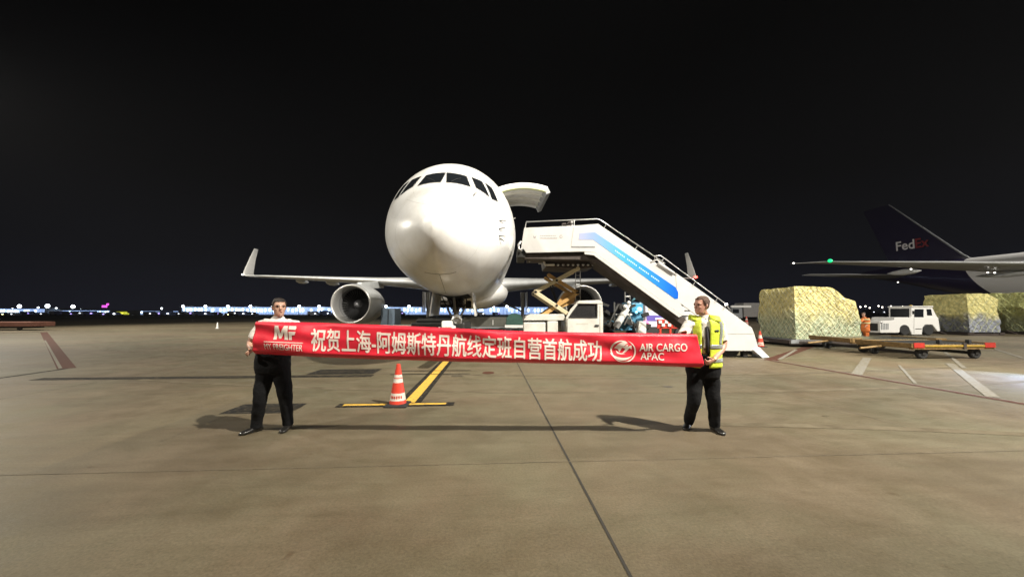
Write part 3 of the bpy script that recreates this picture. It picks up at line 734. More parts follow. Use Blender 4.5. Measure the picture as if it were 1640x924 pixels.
# cab: body with a real window opening
CAB = [(906, 534), (906, 508), (912, 495), (923, 483.5), (959, 481.5), (962, 486), (963, 534)]
tpr('cab', [(906, 534), (905, 508), (963, 508), (963, 534)], TY - .3, TY + 1.3, M_dirty_white, bevel=.02)
tpr('cab_pillar', [(905, 508), (912, 495), (923, 483.5), (925, 486), (915, 499), (910, 508)], TY - .3, TY - .2, M_dirty_white)
tpr('cab_pillar', [(953, 486), (962, 486), (963, 508), (953, 508)], TY - .3, TY - .2, M_dirty_white)
tpr('cab_roof', [(922, 484.5), (925, 482), (959, 481), (962, 484), (962, 487), (922, 487)], TY - .32, TY + 1.3, M_dirty_white, bevel=.02)
tpr('cab_back', [(906, 508), (924, 486), (962, 486), (962, 508)], TY + 1.2, TY + 1.27, M_dark)
gm = mat('clear_cab_glass', (.10, .10, .10), .05, coat=.5); 
gm.node_tree.nodes['Principled BSDF'].inputs['Transmission Weight'].default_value = .7
tpr('cab_window', [(910, 508), (915, 499), (924, 487), (953, 487), (953, 508)], TY - .26, TY - .25, gm)
tpr('window_frame', [(909, 507), (954, 507), (954, 509), (909, 509)], TY - .32, TY - .3, M_dark)
tpr('window_frame', [(952.5, 487), (954, 487), (954, 507), (952.5, 507)], TY - .32, TY - .3, M_dark)
tpr('window_frame', [(909, 507), (923.5, 487), (925, 487), (910.5, 507)], TY - .32, TY - .3, M_dark)
tpr('window_frame', [(924, 486), (953, 486), (953, 487.4), (924, 487.4)], TY - .318, TY - .298, M_dark)
tpr('door_handle', [(950, 519.5), (956, 519.5), (956, 522), (950, 522)], TY - .34, TY - .3, M_black)
tpr('door_seam', [(906.6, 510), (907.2, 510), (907.2, 534), (906.6, 534)], TY - .306, TY - .3, M_seam)
tpr('door_seam', [(957.5, 490), (958.1, 490), (958.1, 534), (957.5, 534)], TY - .306, TY - .3, M_seam)
bm = BM()
for k in range(9): prism(bm, sp([(921 + k * 2.1, 517.2), (922.4 + k * 2.1, 517.2), (922.4 + k * 2.1, 518.6), (921 + k * 2.1, 518.6)], TY), TY - .306, TY - .3)
part('faded_lettering', bm, mat('faded_lettering', (.5, .48, .42), .6), TR, world=True)
bm = BM(); tube(bm, [P(914, 499, TY) + Vector((0, .3, 0)), P(921, 507, TY) + Vector((0, .3, 0))], .02, 8); box2(bm, P(931, 499, TY) + Vector((0, .3, 0)), P(946, 508, TY) + Vector((0, .7, 0))); part('cab_seat', bm, M_grey, TR, world=True, bevel=.03)
# ladder
bm = BM()
for px in (929, 937): tube(bm, [P(px, 426, TY) + Vector((0, 1.0, 0)), P(px, 514, TY) + Vector((0, 1.0, 0))], .018, 6)
for k in range(12): tube(bm, [P(929, 430 + k * 7, TY) + Vector((0, 1.0, 0)), P(937, 430 + k * 7, TY) + Vector((0, 1.0, 0))], .014, 6)
part('ladder', bm, M_alu, TR, world=True)
for x in (P(850, 500, TY).x, P(945, 500, TY).x):
    for y in (TY + .0, TY + 1.5):
        bm = BM(); lathe(bm, [(-.13, .25), (-.14, .42), (-.09, .47), (.09, .47), (.14, .42), (.13, .25)], (x, y, .47), 'y', 24); part('wheel', bm, M_black, TR, world=True, autosm=True)

# ================================================================ BEHIND THE STAIRS: loader, bus/van, barrier
LB = thing('hydraulic_loader', 'blue lit cargo loader with slanted white hydraulic cylinder behind the stairs', 'cargo loader', (4.6, 17.5, 0))
bp = mat('blue_loader_paint', (.10, .30, .46), .4, var=.3, vscale=5)
bl = mat('blue_lamp', (.3, .7, .9), .3, emit=(.25, .75, 1.0), estr=1.6)
YB = 17.5
def bpr(name, pts, y0, y1, m, parent=LB, Y=YB, **k):
    bm = BM(); prism(bm, sp(pts, Y), y0, y1); return part(name, bm, m, parent, world=True, **k)
bpr('body', [(1012, 484), (1034, 484), (1034, 512), (1040, 530), (964, 530), (970, 516), (1008, 514)], YB + .3, YB + 1.6, bp, bevel=.03)
bpr('operator_cab', [(1013, 486), (1030, 486), (1030, 500), (1013, 500)], YB + .1, YB + .3, mat('blue_panel', (.08, .34, .52), .4, var=.3, vscale=6), bevel=.02)
bm = BM(); ell(bm, P(1024, 495.5, YB), (.13, .06, .12)); ell(bm, P(1019, 500, YB), (.07, .05, .07)); part('work_lamp', bm, bl, LB, world=True, smooth=True)
bm = BM(); tube(bm, [P(1012, 482, YB), P(1018, 477, YB), P(1029, 477, YB), P(1031, 475, YB)], .05, 8); part('lifting_arm', bm, mat('teal_paint', (.15, .35, .42), .4), LB, world=True, smooth=True)
bm = BM(); tube(bm, [P(986, 524, YB - .6), P(1004, 494, YB - .6)], [.15, .15], 14); tube(bm, [P(1003, 495, YB - .6), P(1008, 487, YB - .6)], .08, 10); part('hydraulic_cylinder', bm, M_white, LB, world=True, autosm=True)
bm = BM(); ell(bm, P(1001.5, 491, YB - .8), (.11, .08, .1)); ell(bm, P(1007, 485, YB - .8), (.09, .08, .09)); part('pivot', bm, M_white, LB, world=True, smooth=True)
bm = BM()
for a, b in (((1001, 467), (1001, 484)), ((1009, 467), (1009, 480)), ((1001, 467), (1009, 467)), ((1001, 475), (1009, 475)), ((984, 530), (984, 484)), ((1000, 488), (1018, 530)), ((990, 488), (975, 520)), ((986, 504), (1012, 504)), ((1000, 520), (1010, 500))):
    tube(bm, [P(*a, YB - .3), P(*b, YB - .3)], .035, 6)
part('steel_frame', bm, M_steel, LB, world=True)
bm = BM(); rr = random.Random(5)
for k in range(26):
    bm = BM(); p = P(rr.uniform(966, 1034), rr.uniform(486, 526), YB); box(bm, p + Vector((0, rr.uniform(-.3, .2), 0)), (rr.uniform(.08, .4), .2, rr.uniform(.06, .3)), Matrix.Rotation(rr.uniform(-.7, .7), 3, 'Y')); part('machinery_block', bm, M_dark, LB, world=True)
bpr('end_panel', [(1013, 514), (1024, 514), (1024, 534), (1011, 534)], YB - .9, YB - .6, M_dirty_white, bevel=.02)
bm = BM(); ell(bm, P(1021.5, 469.5, YB), (.09, .05, .09)); part('flood_lamp', bm, M_lampw, LB, world=True, smooth=True)
for x in (P(975, 530, YB).x, P(1030, 530, YB).x):
    for y in (YB + .3, YB + 1.4):
        bm = BM(); lathe(bm, [(-.12, .2), (-.12, .40), (.12, .40), (.12, .2)], (x, y, .42), 'y', 20); part('wheel', bm, M_black, LB, world=True, autosm=True)
bm = BM(); box2(bm, P(964, 496, YB) + Vector((0, 1.0, 0)), P(975, 513, YB) + Vector((0, 1.5, 0))); part('side_tank', bm, mat('pale_blue_grey', (.22, .30, .40), .5, var=.2), LB, world=True, bevel=.03)

VB = thing('ground_service_van', 'white service vehicle with square side windows and purple stripe behind the stairs', 'van', (8.0, 21.5, 0))
bpr('body', [(1033, 484), (1045, 484), (1100, 502), (1104, 524), (1034, 524)], 21.5, 23.6, mat('lilac_white_paint', (.62, .62, .72), .4, var=.1), VB, 21.5, bevel=.05)
bpr('side_stripe', [(1035, 505), (1090, 505), (1085, 514), (1036, 514)], 21.48, 21.5, mat('purple_stripe', (.12, .09, .38), .4), VB, 21.5)
bpr('side_window', [(1047, 488), (1055, 488), (1055, 499), (1047, 499)], 21.47, 21.5, M_glass, VB, 21.5)
bpr('side_window', [(1038, 488), (1043, 488), (1043, 497), (1038, 497)], 21.47, 21.5, mat('beige_blind', (.5, .45, .32), .6), VB, 21.5)
bpr('side_sign', [(1049, 509), (1073, 509), (1073, 512), (1049, 512)], 21.46, 21.48, mat('pale_sign', (.6, .6, .75), .4), VB, 21.5)
for px in (1045, 1090):
    bm = BM(); p = P(px, 527, 21.6); lathe(bm, [(-.1, .2), (-.1, .38), (.1, .38), (.1, .2)], (p.x, 21.6, .38), 'y', 20); part('wheel', bm, M_black, VB, world=True, autosm=True)
bm = BM(); ell(bm, P(1034, 515.5, 21.4), (.14, .06, .09)); part('tail_light', bm, mat('pink_tail_lamp', (.6, .1, .2), .4, emit=(1, .15, .35), estr=1.5), VB, world=True, smooth=True)
bm = BM(); ell(bm, P(1037, 517, 21.4), (.1, .05, .06)); part('tail_light', bm, MATS['pink_tail_lamp'], VB, world=True, smooth=True)

BR = thing('safety_barrier', 'red and white plastic barrier behind the right hand man holding the banner', 'barrier', (7.6, 18.5, 0))
wred = mat('glossy_red_plastic', (.55, .05, .03), .35); wwh = mat('white_plastic', (.78, .74, .68), .4)
bm = BM()
for k in range(7):
    for j in range(2):
        if (k + j) % 2 == 0: prism(bm, sp([(1055 + k * 5, 513 + j * 5), (1060 + k * 5, 513 + j * 5), (1060 + k * 5, 517.7 + j * 5), (1055 + k * 5, 517.7 + j * 5)], 18.5), 18.5, 18.56)
part('white_panel', bm, wwh, BR, world=True)
bm = BM(); prism(bm, sp([(1053, 511.5), (1092, 511.5), (1092, 526), (1053, 526)], 18.57), 18.57, 18.64)
for px in (1056, 1072, 1088): prism(bm, sp([(px, 524), (px + 3, 524), (px + 3, 551), (px, 551)], 18.6), 18.57, 18.67)
part('red_panel', bm, wred, BR, world=True)

# ================================================================ UNDER THE AIRCRAFT: tug, dollies, container
TG = thing('pushback_tractor', 'low dark pushback tractor coupled to the freighter nose gear', 'tug', (-2.5, 12.8, 0), AX)
def TW(px, py, Y): return P(px, py, Y)
Yg = 12.8
x0 = P(658, 520, Yg).x; x1 = P(744, 520, Yg).x; zt = P(700, 511, Yg).z
bm = BM(); box2(bm, (x0, Yg, .3), (x1, Yg + 2.0, zt - .12)); box2(bm, (x0 + .15, Yg + .1, zt - .13), (x1 - .3, Yg + 1.8, zt)); part('body', bm, mat('dark_tug_paint', (.03, .03, .028), .45, var=.4, vscale=5), TG, world=True, bevel=.04)
for x in (x0 + .1, x1 - .1):
    bm = BM(); lathe(bm, [(-.16, .25), (-.17, .44), (-.1, .5), (.1, .5), (.17, .44), (.16, .25)], (x, Yg + .4, .5), 'x', 24); part('wheel', bm, M_black, TG, world=True, autosm=True)
bm = BM(); box2(bm, P(707, 514, Yg - .5), P(724, 525, Yg - .5) + Vector((0, .4, 0))); prism(bm, sp([(699, 527), (704, 523), (708, 527)], Yg - .4), Yg - .5, Yg - .2); prism(bm, sp([(722, 520), (729, 522), (729, 533), (724, 533)], Yg - .4), Yg - .5, Yg - .2); part('coupling_head', bm, M_white, TG, world=True, bevel=.03)
bm = BM(); lathe(bm, [(0, .10), (.08, .16), (.12, .10)], P(731, 511, Yg - .4), 'y', 18); tube(bm, [P(724, 512, Yg - .4), P(731, 507, Yg - .4), P(739, 511, Yg - .4), P(738, 518, Yg - .4)], .035, 8); part('coupling_pump', bm, M_steel, TG, world=True, autosm=True)
bm = BM(); box2(bm, (P(715, 530, Yg).x - .12, 10.6, .35), (P(715, 530, Yg).x + .12, Yg, .5)); part('tow_bar', bm, M_yellow, TG, world=True)

def wheel_part(par, x, y, r, wd=.16, ax_='y', m=M_black):
    bm = BM(); lathe(bm, [(-wd / 2, r * .5), (-wd / 2, r * .85), (-wd / 3, r), (wd / 3, r), (wd / 2, r * .85), (wd / 2, r * .5)], (x, y, r), ax_, 20)
    return part('wheel', bm, m, par, autosm=True)
LD = thing('low_cargo_dolly', 'long low grey cargo dolly standing in the shade behind the nose gear', 'dolly', ((P(790, 515, 30)).x, 30, 0))
bm = BM(); box2(bm, (-2.4, 0, .45), (2.1, 1.8, 1.22)); part('side_board', bm, mat('olive_grey_paint', (.12, .12, .10), .5, var=.3), LD, bevel=.03)
bm = BM(); box2(bm, (-2.5, -.05, .32), (2.4, 1.9, .45)); part('deck', bm, M_grey, LD)
bm = BM(); box2(bm, (-.05, -.06, .6), (.0, -.0, 1.0)); part('reflector', bm, M_white, LD)
for x in (-1.7, 1.6):
    for y in (.1, 1.7): wheel_part(LD, x, y, .25)
CN = thing('blue_grey_container', 'pale blue grey upright container behind the left engine', 'container', (P(622, 515, 26).x, 26, 0))
bm = BM(); box2(bm, (-.55, 0, .3), (.45, 1.4, 1.9)); part('shell', bm, MATS['pale_blue_grey'], CN, bevel=.04)
bm = BM(); box2(bm, (-.6, -.04, .12), (.5, 1.45, .29)); part('base', bm, M_dark, CN)
bm = BM(); box2(bm, (-.05, -.02, .4), (0, -.001, 1.8)); part('door_seam', bm, M_dark, CN)
PLT = thing('flat_cargo_pallet', 'empty flat pallet trailer on the ground right of the left engine', 'trailer', (P(628, 520, 22).x, 22, 0))
bm = BM(); box2(bm, (-2.1, 0, .72), (1.6, 1.6, .82)); part('deck', bm, M_dirty_white, PLT)
bm = BM(); box2(bm, (-1.9, .1, .5), (1.4, 1.5, .71)); part('frame', bm, M_dark, PLT)
for x in (-1.5, 1.1):
    for y in (.2, 1.4): wheel_part(PLT, x, y, .25)
GC = thing('green_covered_cart', 'small cart under a dark green cover beside the main landing gear', 'cart', (P(824, 510, 27).x, 27, 0))
bm = BM(); 
rs = [[Vector((a * sx, .8 + b * sy, z)) for a, b in ((-1, -1), (1, -1), (1, 1), (-1, 1))] for z, sx, sy in ((.7, .62, .7), (1.2, .6, .68), (1.45, .4, .5), (1.52, .2, .3))]
rings_loft(bm, rs); part('cover', bm, mat('green_tarpaulin', (.03, .09, .07), .5, var=.3, bump=.4, bscale=8), GC, bevel=.03)
bm = BM(); box2(bm, (-.7, .05, .5), (.7, 1.55, .69)); part('deck', bm, M_white, GC)
for x in (-.5, .5): wheel_part(GC, x, .2, .3)

# ================================================================ CONES
def cone(name, label, loc, h, group='traffic cones on the apron', basem=None, dark=False):
    t = thing(name, label, 'traffic cone', loc, 0, group); k = h / .72
    bm = BM()
    rs = [[Vector((sx * s * k, sy * s * k, z * k)) for sx, sy in ((-1, -1), (1, -1), (1, 1), (-1, 1))] for z, s in ((0.0, .19), (.03, .19), (.045, .15))]
    rings_loft(bm, rs); part('base', bm, M_black, t, bevel=.01 * k)
    prof = [(.045, .145), (.10, .128), (.105, .126)]
    def seg(nm, z0, z1, m):
        bm = BM(); f = lambda z: .145 - (z - .045) * (.145 - .032) / .675
        lathe(bm, [(z0 * k, f(z0) * k), (z1 * k, f(z1) * k)], (0, 0, 0), 'z', 28); return part(nm, bm, m, t, autosm=True)
    cr_ = mat('cone_red_plastic', (.62, .055, .03), .4, var=.15, vscale=9)
    seg('cone_body', .045, .10, cr_); seg('reflective_band', .10, .225, mat('band_white', (.72, .66, .58), .4, var=.3, vscale=18))
    seg('cone_body', .225, .40, cr_); seg('reflective_band', .40, .47, MATS['band_white']); seg('cone_body', .47, .485, cr_); seg('reflective_band', .485, .535, MATS['band_white'])
    bm = BM(); f = lambda z: .145 - (z - .045) * (.145 - .032) / .675
    lathe(bm, [(.535 * k, f(.535) * k), (.68 * k, .038 * k), (.71 * k, .034 * k), (.72 * k, .022 * k)], (0, 0, 0), 'z', 28); part('cone_body', bm, cr_, t, autosm=True)
    bm = BM(); rr = random.Random(3)
    for j in range(6):
        a = -math.pi / 2 + (j - 2.5) * .30; z = .16 * k; r_ = (f(.16) + .002) * k
        box(bm, (r_ * math.cos(a), r_ * math.sin(a), z), (.022 * k, .004, .05 * k), Matrix.Rotation(a + math.pi / 2, 3, 'Z'))
    part('band_mark', bm, mat('cone_mark', (.5, .05, .03), .5), t)
    return t
c = G(637, 649)
cone('traffic_cone', 'red and white traffic cone on the black mark at the end of the yellow line', (c.x, c.y, 0), .72)
c = G(1218, 556)
cone('traffic_cone', 'red traffic cone standing at the foot of the boarding stairs', (c.x, c.y, 0), .75)
c = G(1196, 520)
cone('traffic_cone', 'far red and white cone behind the lower end of the boarding stairs', (c.x, c.y, 0), 1.1)
c = G(348, 526)
BL = thing('marker_bollard', 'tiny white marker bollard alone on the far left apron', 'bollard', (c.x, c.y, 0))
bm = BM(); lathe(bm, [(0, .16), (.04, .16), (.05, .09), (.55, .05), (.6, .03)], (0, 0, 0), 'z', 20); part('post', bm, M_white, BL, autosm=True)

# ================================================================ CARGO PALLETS UNDER NETS
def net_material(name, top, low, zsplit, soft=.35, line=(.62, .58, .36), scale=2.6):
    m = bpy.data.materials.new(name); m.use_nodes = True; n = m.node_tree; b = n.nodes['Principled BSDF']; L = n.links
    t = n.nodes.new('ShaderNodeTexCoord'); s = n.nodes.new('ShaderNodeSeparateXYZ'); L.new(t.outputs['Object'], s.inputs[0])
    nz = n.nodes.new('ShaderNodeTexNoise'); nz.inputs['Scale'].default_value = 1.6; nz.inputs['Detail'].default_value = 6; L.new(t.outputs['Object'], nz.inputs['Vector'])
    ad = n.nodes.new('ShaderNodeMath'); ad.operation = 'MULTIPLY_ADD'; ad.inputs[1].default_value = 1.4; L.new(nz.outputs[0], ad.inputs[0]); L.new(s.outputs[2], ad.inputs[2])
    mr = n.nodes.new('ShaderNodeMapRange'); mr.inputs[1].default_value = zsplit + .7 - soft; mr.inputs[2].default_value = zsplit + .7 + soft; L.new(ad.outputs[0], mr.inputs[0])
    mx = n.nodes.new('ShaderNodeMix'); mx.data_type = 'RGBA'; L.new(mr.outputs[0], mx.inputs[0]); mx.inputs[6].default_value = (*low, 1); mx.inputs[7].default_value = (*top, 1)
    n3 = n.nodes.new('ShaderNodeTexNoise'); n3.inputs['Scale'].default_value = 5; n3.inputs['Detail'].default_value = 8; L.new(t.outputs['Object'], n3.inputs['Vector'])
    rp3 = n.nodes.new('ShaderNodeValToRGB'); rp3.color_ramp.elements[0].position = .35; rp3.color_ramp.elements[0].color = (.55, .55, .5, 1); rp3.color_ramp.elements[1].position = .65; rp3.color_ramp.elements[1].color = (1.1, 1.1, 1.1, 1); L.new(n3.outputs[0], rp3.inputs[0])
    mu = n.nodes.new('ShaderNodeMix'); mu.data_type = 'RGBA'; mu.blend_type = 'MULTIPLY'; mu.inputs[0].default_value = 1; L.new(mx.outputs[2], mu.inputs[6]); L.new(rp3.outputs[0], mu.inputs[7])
    L.new(mu.outputs[2], b.inputs['Base Color']); b.inputs['Roughness'].default_value = .28; b.inputs['Coat Weight'].default_value = .35
    bp = n.nodes.new('ShaderNodeBump'); bp.inputs['Strength'].default_value = 1; bp.inputs['Distance'].default_value = .14
    n4 = n.nodes.new('ShaderNodeTexNoise'); n4.inputs['Scale'].default_value = 4.5; n4.inputs['Detail'].default_value = 5; n4.inputs['Distortion'].default_value = 1.2; L.new(t.outputs['Object'], n4.inputs['Vector'])
    L.new(n4.outputs[0], bp.inputs['Height']); L.new(bp.outputs[0], b.inputs['Normal'])
    return m
def pallet_load(t, L_, W, H, cutfn, m, mnet, z0=.6, seed=0, net=True, gx=.27, name='wrapped_load'):
    """a load block with rounded bulging faces, local x along, y depth; z0 = deck height"""
    bm = BM(); bmesh.ops.create_cube(bm, size=1)
    bmesh.ops.subdivide_edges(bm, edges=bm.edges[:], cuts=26, use_grid_fill=True)
    for v in bm.verts:
        x, y, z = v.co.x + .5, v.co.y, v.co.z + .5
        hh = cutfn(x, y + .5)
        n1 = noise.noise(Vector((x * 3 + seed, y * 3, z * 3))) * .09 + noise.noise(Vector((x * 9 + seed, y * 9, z * 9))) * .035
        inn = 1 - .05 * z ** 2
        px = (x - .5) * L_ * inn; py = y * W * inn; pz = z * H * hh
        v.co = Vector((px + (1 if px > 0 else -1) * n1 * (abs(x - .5) > .49), py - n1 * (y < -.49) + n1 * (y > .49), z0 + pz + n1 * .8 * (z > .99)))
    o = part(name, bm, m, t, smooth=False); o.data.shade_smooth(); o.data.set_sharp_from_angle(angle=R(50))
    if net:
        bt = BVHTree.FromObject(o, bpy.context.evaluated_depsgraph_get()) if False else None
        b2 = BM(); b2.from_mesh(o.data); bt = BVHTree.FromBMesh(b2); b2.free()
        bm = BM()
        def cast(u, v, face):
            if face == 0: o_, d_ = Vector((u, -W, v)), Vector((0, 1, 0))
            elif face == 1: o_, d_ = Vector((-L_, u, v)), Vector((1, 0, 0))
            h = bt.ray_cast(o_, d_, W * 2 + L_)
            return h[0] - d_ * .012 if h[0] else None
        def poly(pts, face):
            run = []
            for p in pts + [None]:
                c_ = cast(p[0], p[1], face) if p else None
                if c_ is not None and p and (not run or (c_ - run[-1]).length < .5): run.append(c_)
                else:
                    if len(run) > 1: tube(bm, run, .011, 4, cap=False)
                    run = [c_] if c_ is not None else []
        rr = random.Random(seed)
        for face, U in ((0, L_), (1, W)):
            nn = int((U + H) / gx)
            for sg in (1, -1):
                for k in range(-nn, nn + 1):
                    u0 = k * gx * 1.0 + rr.uniform(-.04, .04); pts = []
                    for j in range(17):
                        v = z0 + .02 + (H - .02) * j / 16; tt = j / 16 * H * .85
                        u = u0 + sg * tt + .045 * math.sin(v * 9 + k) 
                        if -U / 2 * .98 < u < U / 2 * .98: pts.append((u, v))
                    if len(pts) > 1: poly(pts, face)
        part('cargo_net', bm, mnet, t)
    return o
netm = mat('yellow_cargo_net', (.66, .63, .42), .5)
netm2 = mat('olive_cargo_net', (.50, .52, .26), .5)
def dolly(t, L_, W, z=.5, m=M_rust, ends=M_red, full=True):
    bm = BM()
    for y in (-W / 2, W / 2 - .14): box2(bm, (-L_ / 2, y, z - .16), (L_ / 2, y + .14, z))
    for k in range(7):
        x = -L_ / 2 + L_ * k / 6; box2(bm, (x - .05, -W / 2 + .15, z - .13), (x + .05, W / 2 - .15, z - .04))
    part('frame', bm, m, t, bevel=.01)
    bm = BM()
    for k in range(22):
        x = -L_ / 2 + .15 + (L_ - .3) * k / 21; cyl(bm, (x, -W / 2 + .16, z - .01), (x, W / 2 - .16, z - .01), .03, 8)
    part('rollers', bm, M_steel, t)
    for sg in (-1, 1):
        bm = BM(); box2(bm, (sg * L_ / 2 - .38 if sg > 0 else -L_ / 2, -W / 2 - .03, z - .1), (sg * L_ / 2 if sg > 0 else -L_ / 2 + .38, -W / 2 - .005, z + .07)); part('end_stop', bm, ends, t)
        bm = BM(); box2(bm, (sg * (L_ / 2 + .03) - .03, -W / 2, z - .1), (sg * (L_ / 2 + .03) + .03, W / 2, z + .05)); part('end_bar', bm, m, t)
    for x in (-L_ * .33, L_ * .33):
        for y in (-W / 2 + .2, W / 2 - .2): wheel_part(t, x, y, .2, .14)
        bm = BM(); box2(bm, (x - .06, -W / 2 + .1, .14), (x + .06, W / 2 - .1, .24)); part('axle', bm, M_dark, t)
    bm = BM(); tube(bm, [(-L_ / 2, 0, z - .12), (-L_ / 2 - .9, 0, .3)], .04, 8); part('draw_bar', bm, m, t)

NETG = 'net covered cargo pallets'
c1 = P(1272, 543, 17.6)
L1 = (P(1380, 540, 17.6).x - c1.x); W1 = 2.45
PA = thing('netted_cargo_pallet', 'tall yellow wrapped pallet under a net nearest the stairs, top right corner sloping', 'cargo pallet', (c1.x + L1 / 2, 17.6 + W1 / 2, 0), R(0), NETG)
PA.rotation_euler = (0, 0, R(2))
zb = P(1272, 543, 17.6).z; H1 = P(1272, 459.5, 17.6).z - zb
def cutA(x, y): 
    if x > .62: return 1 - .20 * min(1, ((x - .62) / .20)) - .06 * max(0, (x - .82) / .18)
    return 1
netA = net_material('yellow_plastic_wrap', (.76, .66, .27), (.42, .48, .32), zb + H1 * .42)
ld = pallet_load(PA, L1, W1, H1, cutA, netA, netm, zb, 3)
bm = BM(); box2(bm, (-L1 / 2 - .05, -W1 / 2 - .05, zb - .08), (L1 / 2 + .05, W1 / 2 + .05, zb - .01)); part('pallet_base', bm, M_alu, PA)
GD = 'roller dollies for cargo pallets'
D1 = thing('roller_dolly', 'dark roller dolly carrying the tall yellow netted pallet', 'dolly', (c1.x + L1 / 2, 17.6 + W1 / 2, 0), R(2), GD)
dolly(D1, L1 + .7, W1 + .2, zb - .09, M_brown, M_grey)
cD = G(1448, 574)
D2 = thing('roller_dolly', 'empty yellow and red roller dolly in front, nearest the camera', 'dolly', (P(1490, 560, 13.6).x, 13.9, 0), R(3), GD)
dolly(D2, 3.0, 2.0, .50, M_rust, M_red)
bm = BM(); box2(bm, (-1.1, -1.035, .43), (1.1, -1.005, .49)); part('yellow_rail', bm, M_yellow, D2)
for x_ in (-.35, .75):
    bm = BM(); box2(bm, (x_ - .05, -.9, .5), (x_ + .05, -.78, .66)); part('lock_stop', bm, M_black, D2, bevel=.01)
bm = BM(); box2(bm, (.30, -1.05, .36), (.40, -1.0, .56)); part('side_lock', bm, M_brown, D2)
D3 = thing('roller_dolly', 'empty rusty roller dolly between the netted pallet and the red ended dolly', 'dolly', (P(1398, 553, 16).x, 16.0, 0), R(-2), GD)
dolly(D3, 3.6, 2.2, .52, M_rust, M_rust)
bm = BM(); box2(bm, (-1.6, -1.135, .44), (1.6, -1.105, .50)); part('yellow_rail', bm, M_yellow, D3)

def cutB(x, y): return 1 - .05 * (x < .2) - .0 + .04 * math.sin(x * 7)
Yb = 26.5
zbB = .55
for (xa, xb, yt, yb, lab, colt, coll, sd, Yd, hh) in (
    (1551, 1604, 470.5, 532, 'yellow topped wrapped pallet with bluish lower wrap behind the white tow tractor', (.78, .70, .30), (.30, .32, .38), 19, 26.2, None),
    (1668, 1760, 469, 532, 'green netted pallet at the right edge of the picture', (.62, .64, .26), (.40, .44, .28), 23, 26.4, None)):
    a = P(xa, yb, Yd); b = P(xb, yb, Yd); Lx = b.x - a.x; top = P(xa, yt, Yd).z; zz = P(xa, yb, Yd).z
    t = thing('netted_cargo_pallet', lab, 'cargo pallet', ((a.x + b.x) / 2, Yd + 1.4, 0), R(2), NETG)
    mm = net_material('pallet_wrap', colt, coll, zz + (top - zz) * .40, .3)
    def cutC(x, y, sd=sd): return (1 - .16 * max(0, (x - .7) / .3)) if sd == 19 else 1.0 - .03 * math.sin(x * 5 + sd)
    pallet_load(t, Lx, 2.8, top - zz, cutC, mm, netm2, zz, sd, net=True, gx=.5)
    bm = BM(); box2(bm, (-Lx / 2 - .05, -1.25, zz - .08), (Lx / 2 + .05, 1.25, zz - .01)); part('pallet_base', bm, M_dark, t)
    d = thing('roller_dolly', {19: 'dark dolly under the yellow topped pallet with bluish lower wrap', 23: 'dark dolly under the green netted pallet at the right edge'}[sd], 'dolly', ((a.x + b.x) / 2, Yd + 1.2, 0), R(2), GD)
    dolly(d, Lx + .3, 2.5, zz - .09, M_brown, M_brown)

# ================================================================ TOW TRACTOR
Yt = 26.2
TT = thing('tow_tractor', 'white airport tow tractor with boxy cab in front of the wrapped pallets', 'tow tractor', (P(1458, 536, Yt).x, Yt, 0))
def ttp(name, pts, y0, y1, m, **k):
    bm = BM(); prism(bm, sp(pts, Yt), Yt + y0, Yt + y1); return part(name, bm, m, TT, world=True, **k)
ttp('body', [(1410, 533), (1409, 517), (1411, 514), (1432, 513), (1433, 508), (1461, 508), (1503, 508), (1506, 530), (1502, 531), (1497, 524), (1493, 520), (1482, 520), (1478, 525), (1477, 536), (1461, 536), (1457, 528), (1450, 525), (1444, 528), (1440, 533)], 0, 1.7, M_white, bevel=.04)
ttp('cab', [(1461, 508.5), (1461, 491.5), (1463, 491), (1493, 491), (1495, 493), (1503, 508.5)], .05, 1.65, M_white, bevel=.04)
ttp('roof', [(1459, 491.5), (1461, 490), (1494, 490), (1495, 491.8)], -.02, 1.7, M_white, bevel=.02)
ttp('cab_window', [(1466, 495), (1480, 495), (1480, 508), (1465, 508)], .03, .06, M_glass)
ttp('cab_window', [(1485, 495), (1492, 495), (1494, 505), (1486, 505)], .03, .06, M_glass)
ttp('windscreen', [(1460.5, 494), (1461.2, 494), (1461.2, 508), (1460.5, 508)], .2, 1.5, M_glass)
ttp('grille', [(1408.4, 518), (1409.5, 518), (1409.5, 530), (1408.4, 530)], .15, 1.5, M_dark)
bm = BM()
for k in range(5): prism(bm, sp([(1411 + k * 2.6, 518), (1412.4 + k * 2.6, 518), (1412.4 + k * 2.6, 528), (1411 + k * 2.6, 528)], Yt), Yt - .012, Yt)
part('front_vent', bm, M_grey, TT, world=True)
ttp('door_seam', [(1463.4, 509), (1464, 509), (1464, 534), (1463.4, 534)], -.008, 0, M_seam_l)
for px in (1449, 1487):
    for dy in (.1, 1.6):
        p = P(px, 530, Yt); bm = BM(); lathe(bm, [(-.12, .2), (-.13, .33), (-.08, .38), (.08, .38), (.13, .33), (.12, .2)], (p.x, Yt + dy, .38), 'y', 24); wl = part('wheel', bm, M_black, TT, world=True, autosm=True)
bm = BM(); tube(bm, [P(1462, 500, Yt), P(1459, 499, Yt) + Vector((0, -.15, 0))], .015, 6); box(bm, P(1458.6, 500.5, Yt) + Vector((0, -.18, 0)), (.05, .12, .24)); part('wing_mirror', bm, M_black, TT, world=True)
bm = BM(); ell(bm, P(1411.5, 516.5, Yt) + Vector((0, -.02, 0)), (.07, .04, .07)); part('headlight', bm, M_alu, TT, world=True, smooth=True)
bm = BM(); prism(bm, sp([(1466, 526), (1476, 526), (1476, 527), (1466, 527)], Yt), Yt - .02, Yt); part('step', bm, M_dark, TT, world=True)
bm = BM(); ell(bm, P(1478, 489.5, Yt) + Vector((0, .8, 0)), (.1, .1, .08)); part('beacon', bm, M_yellow, TT, world=True, smooth=True)

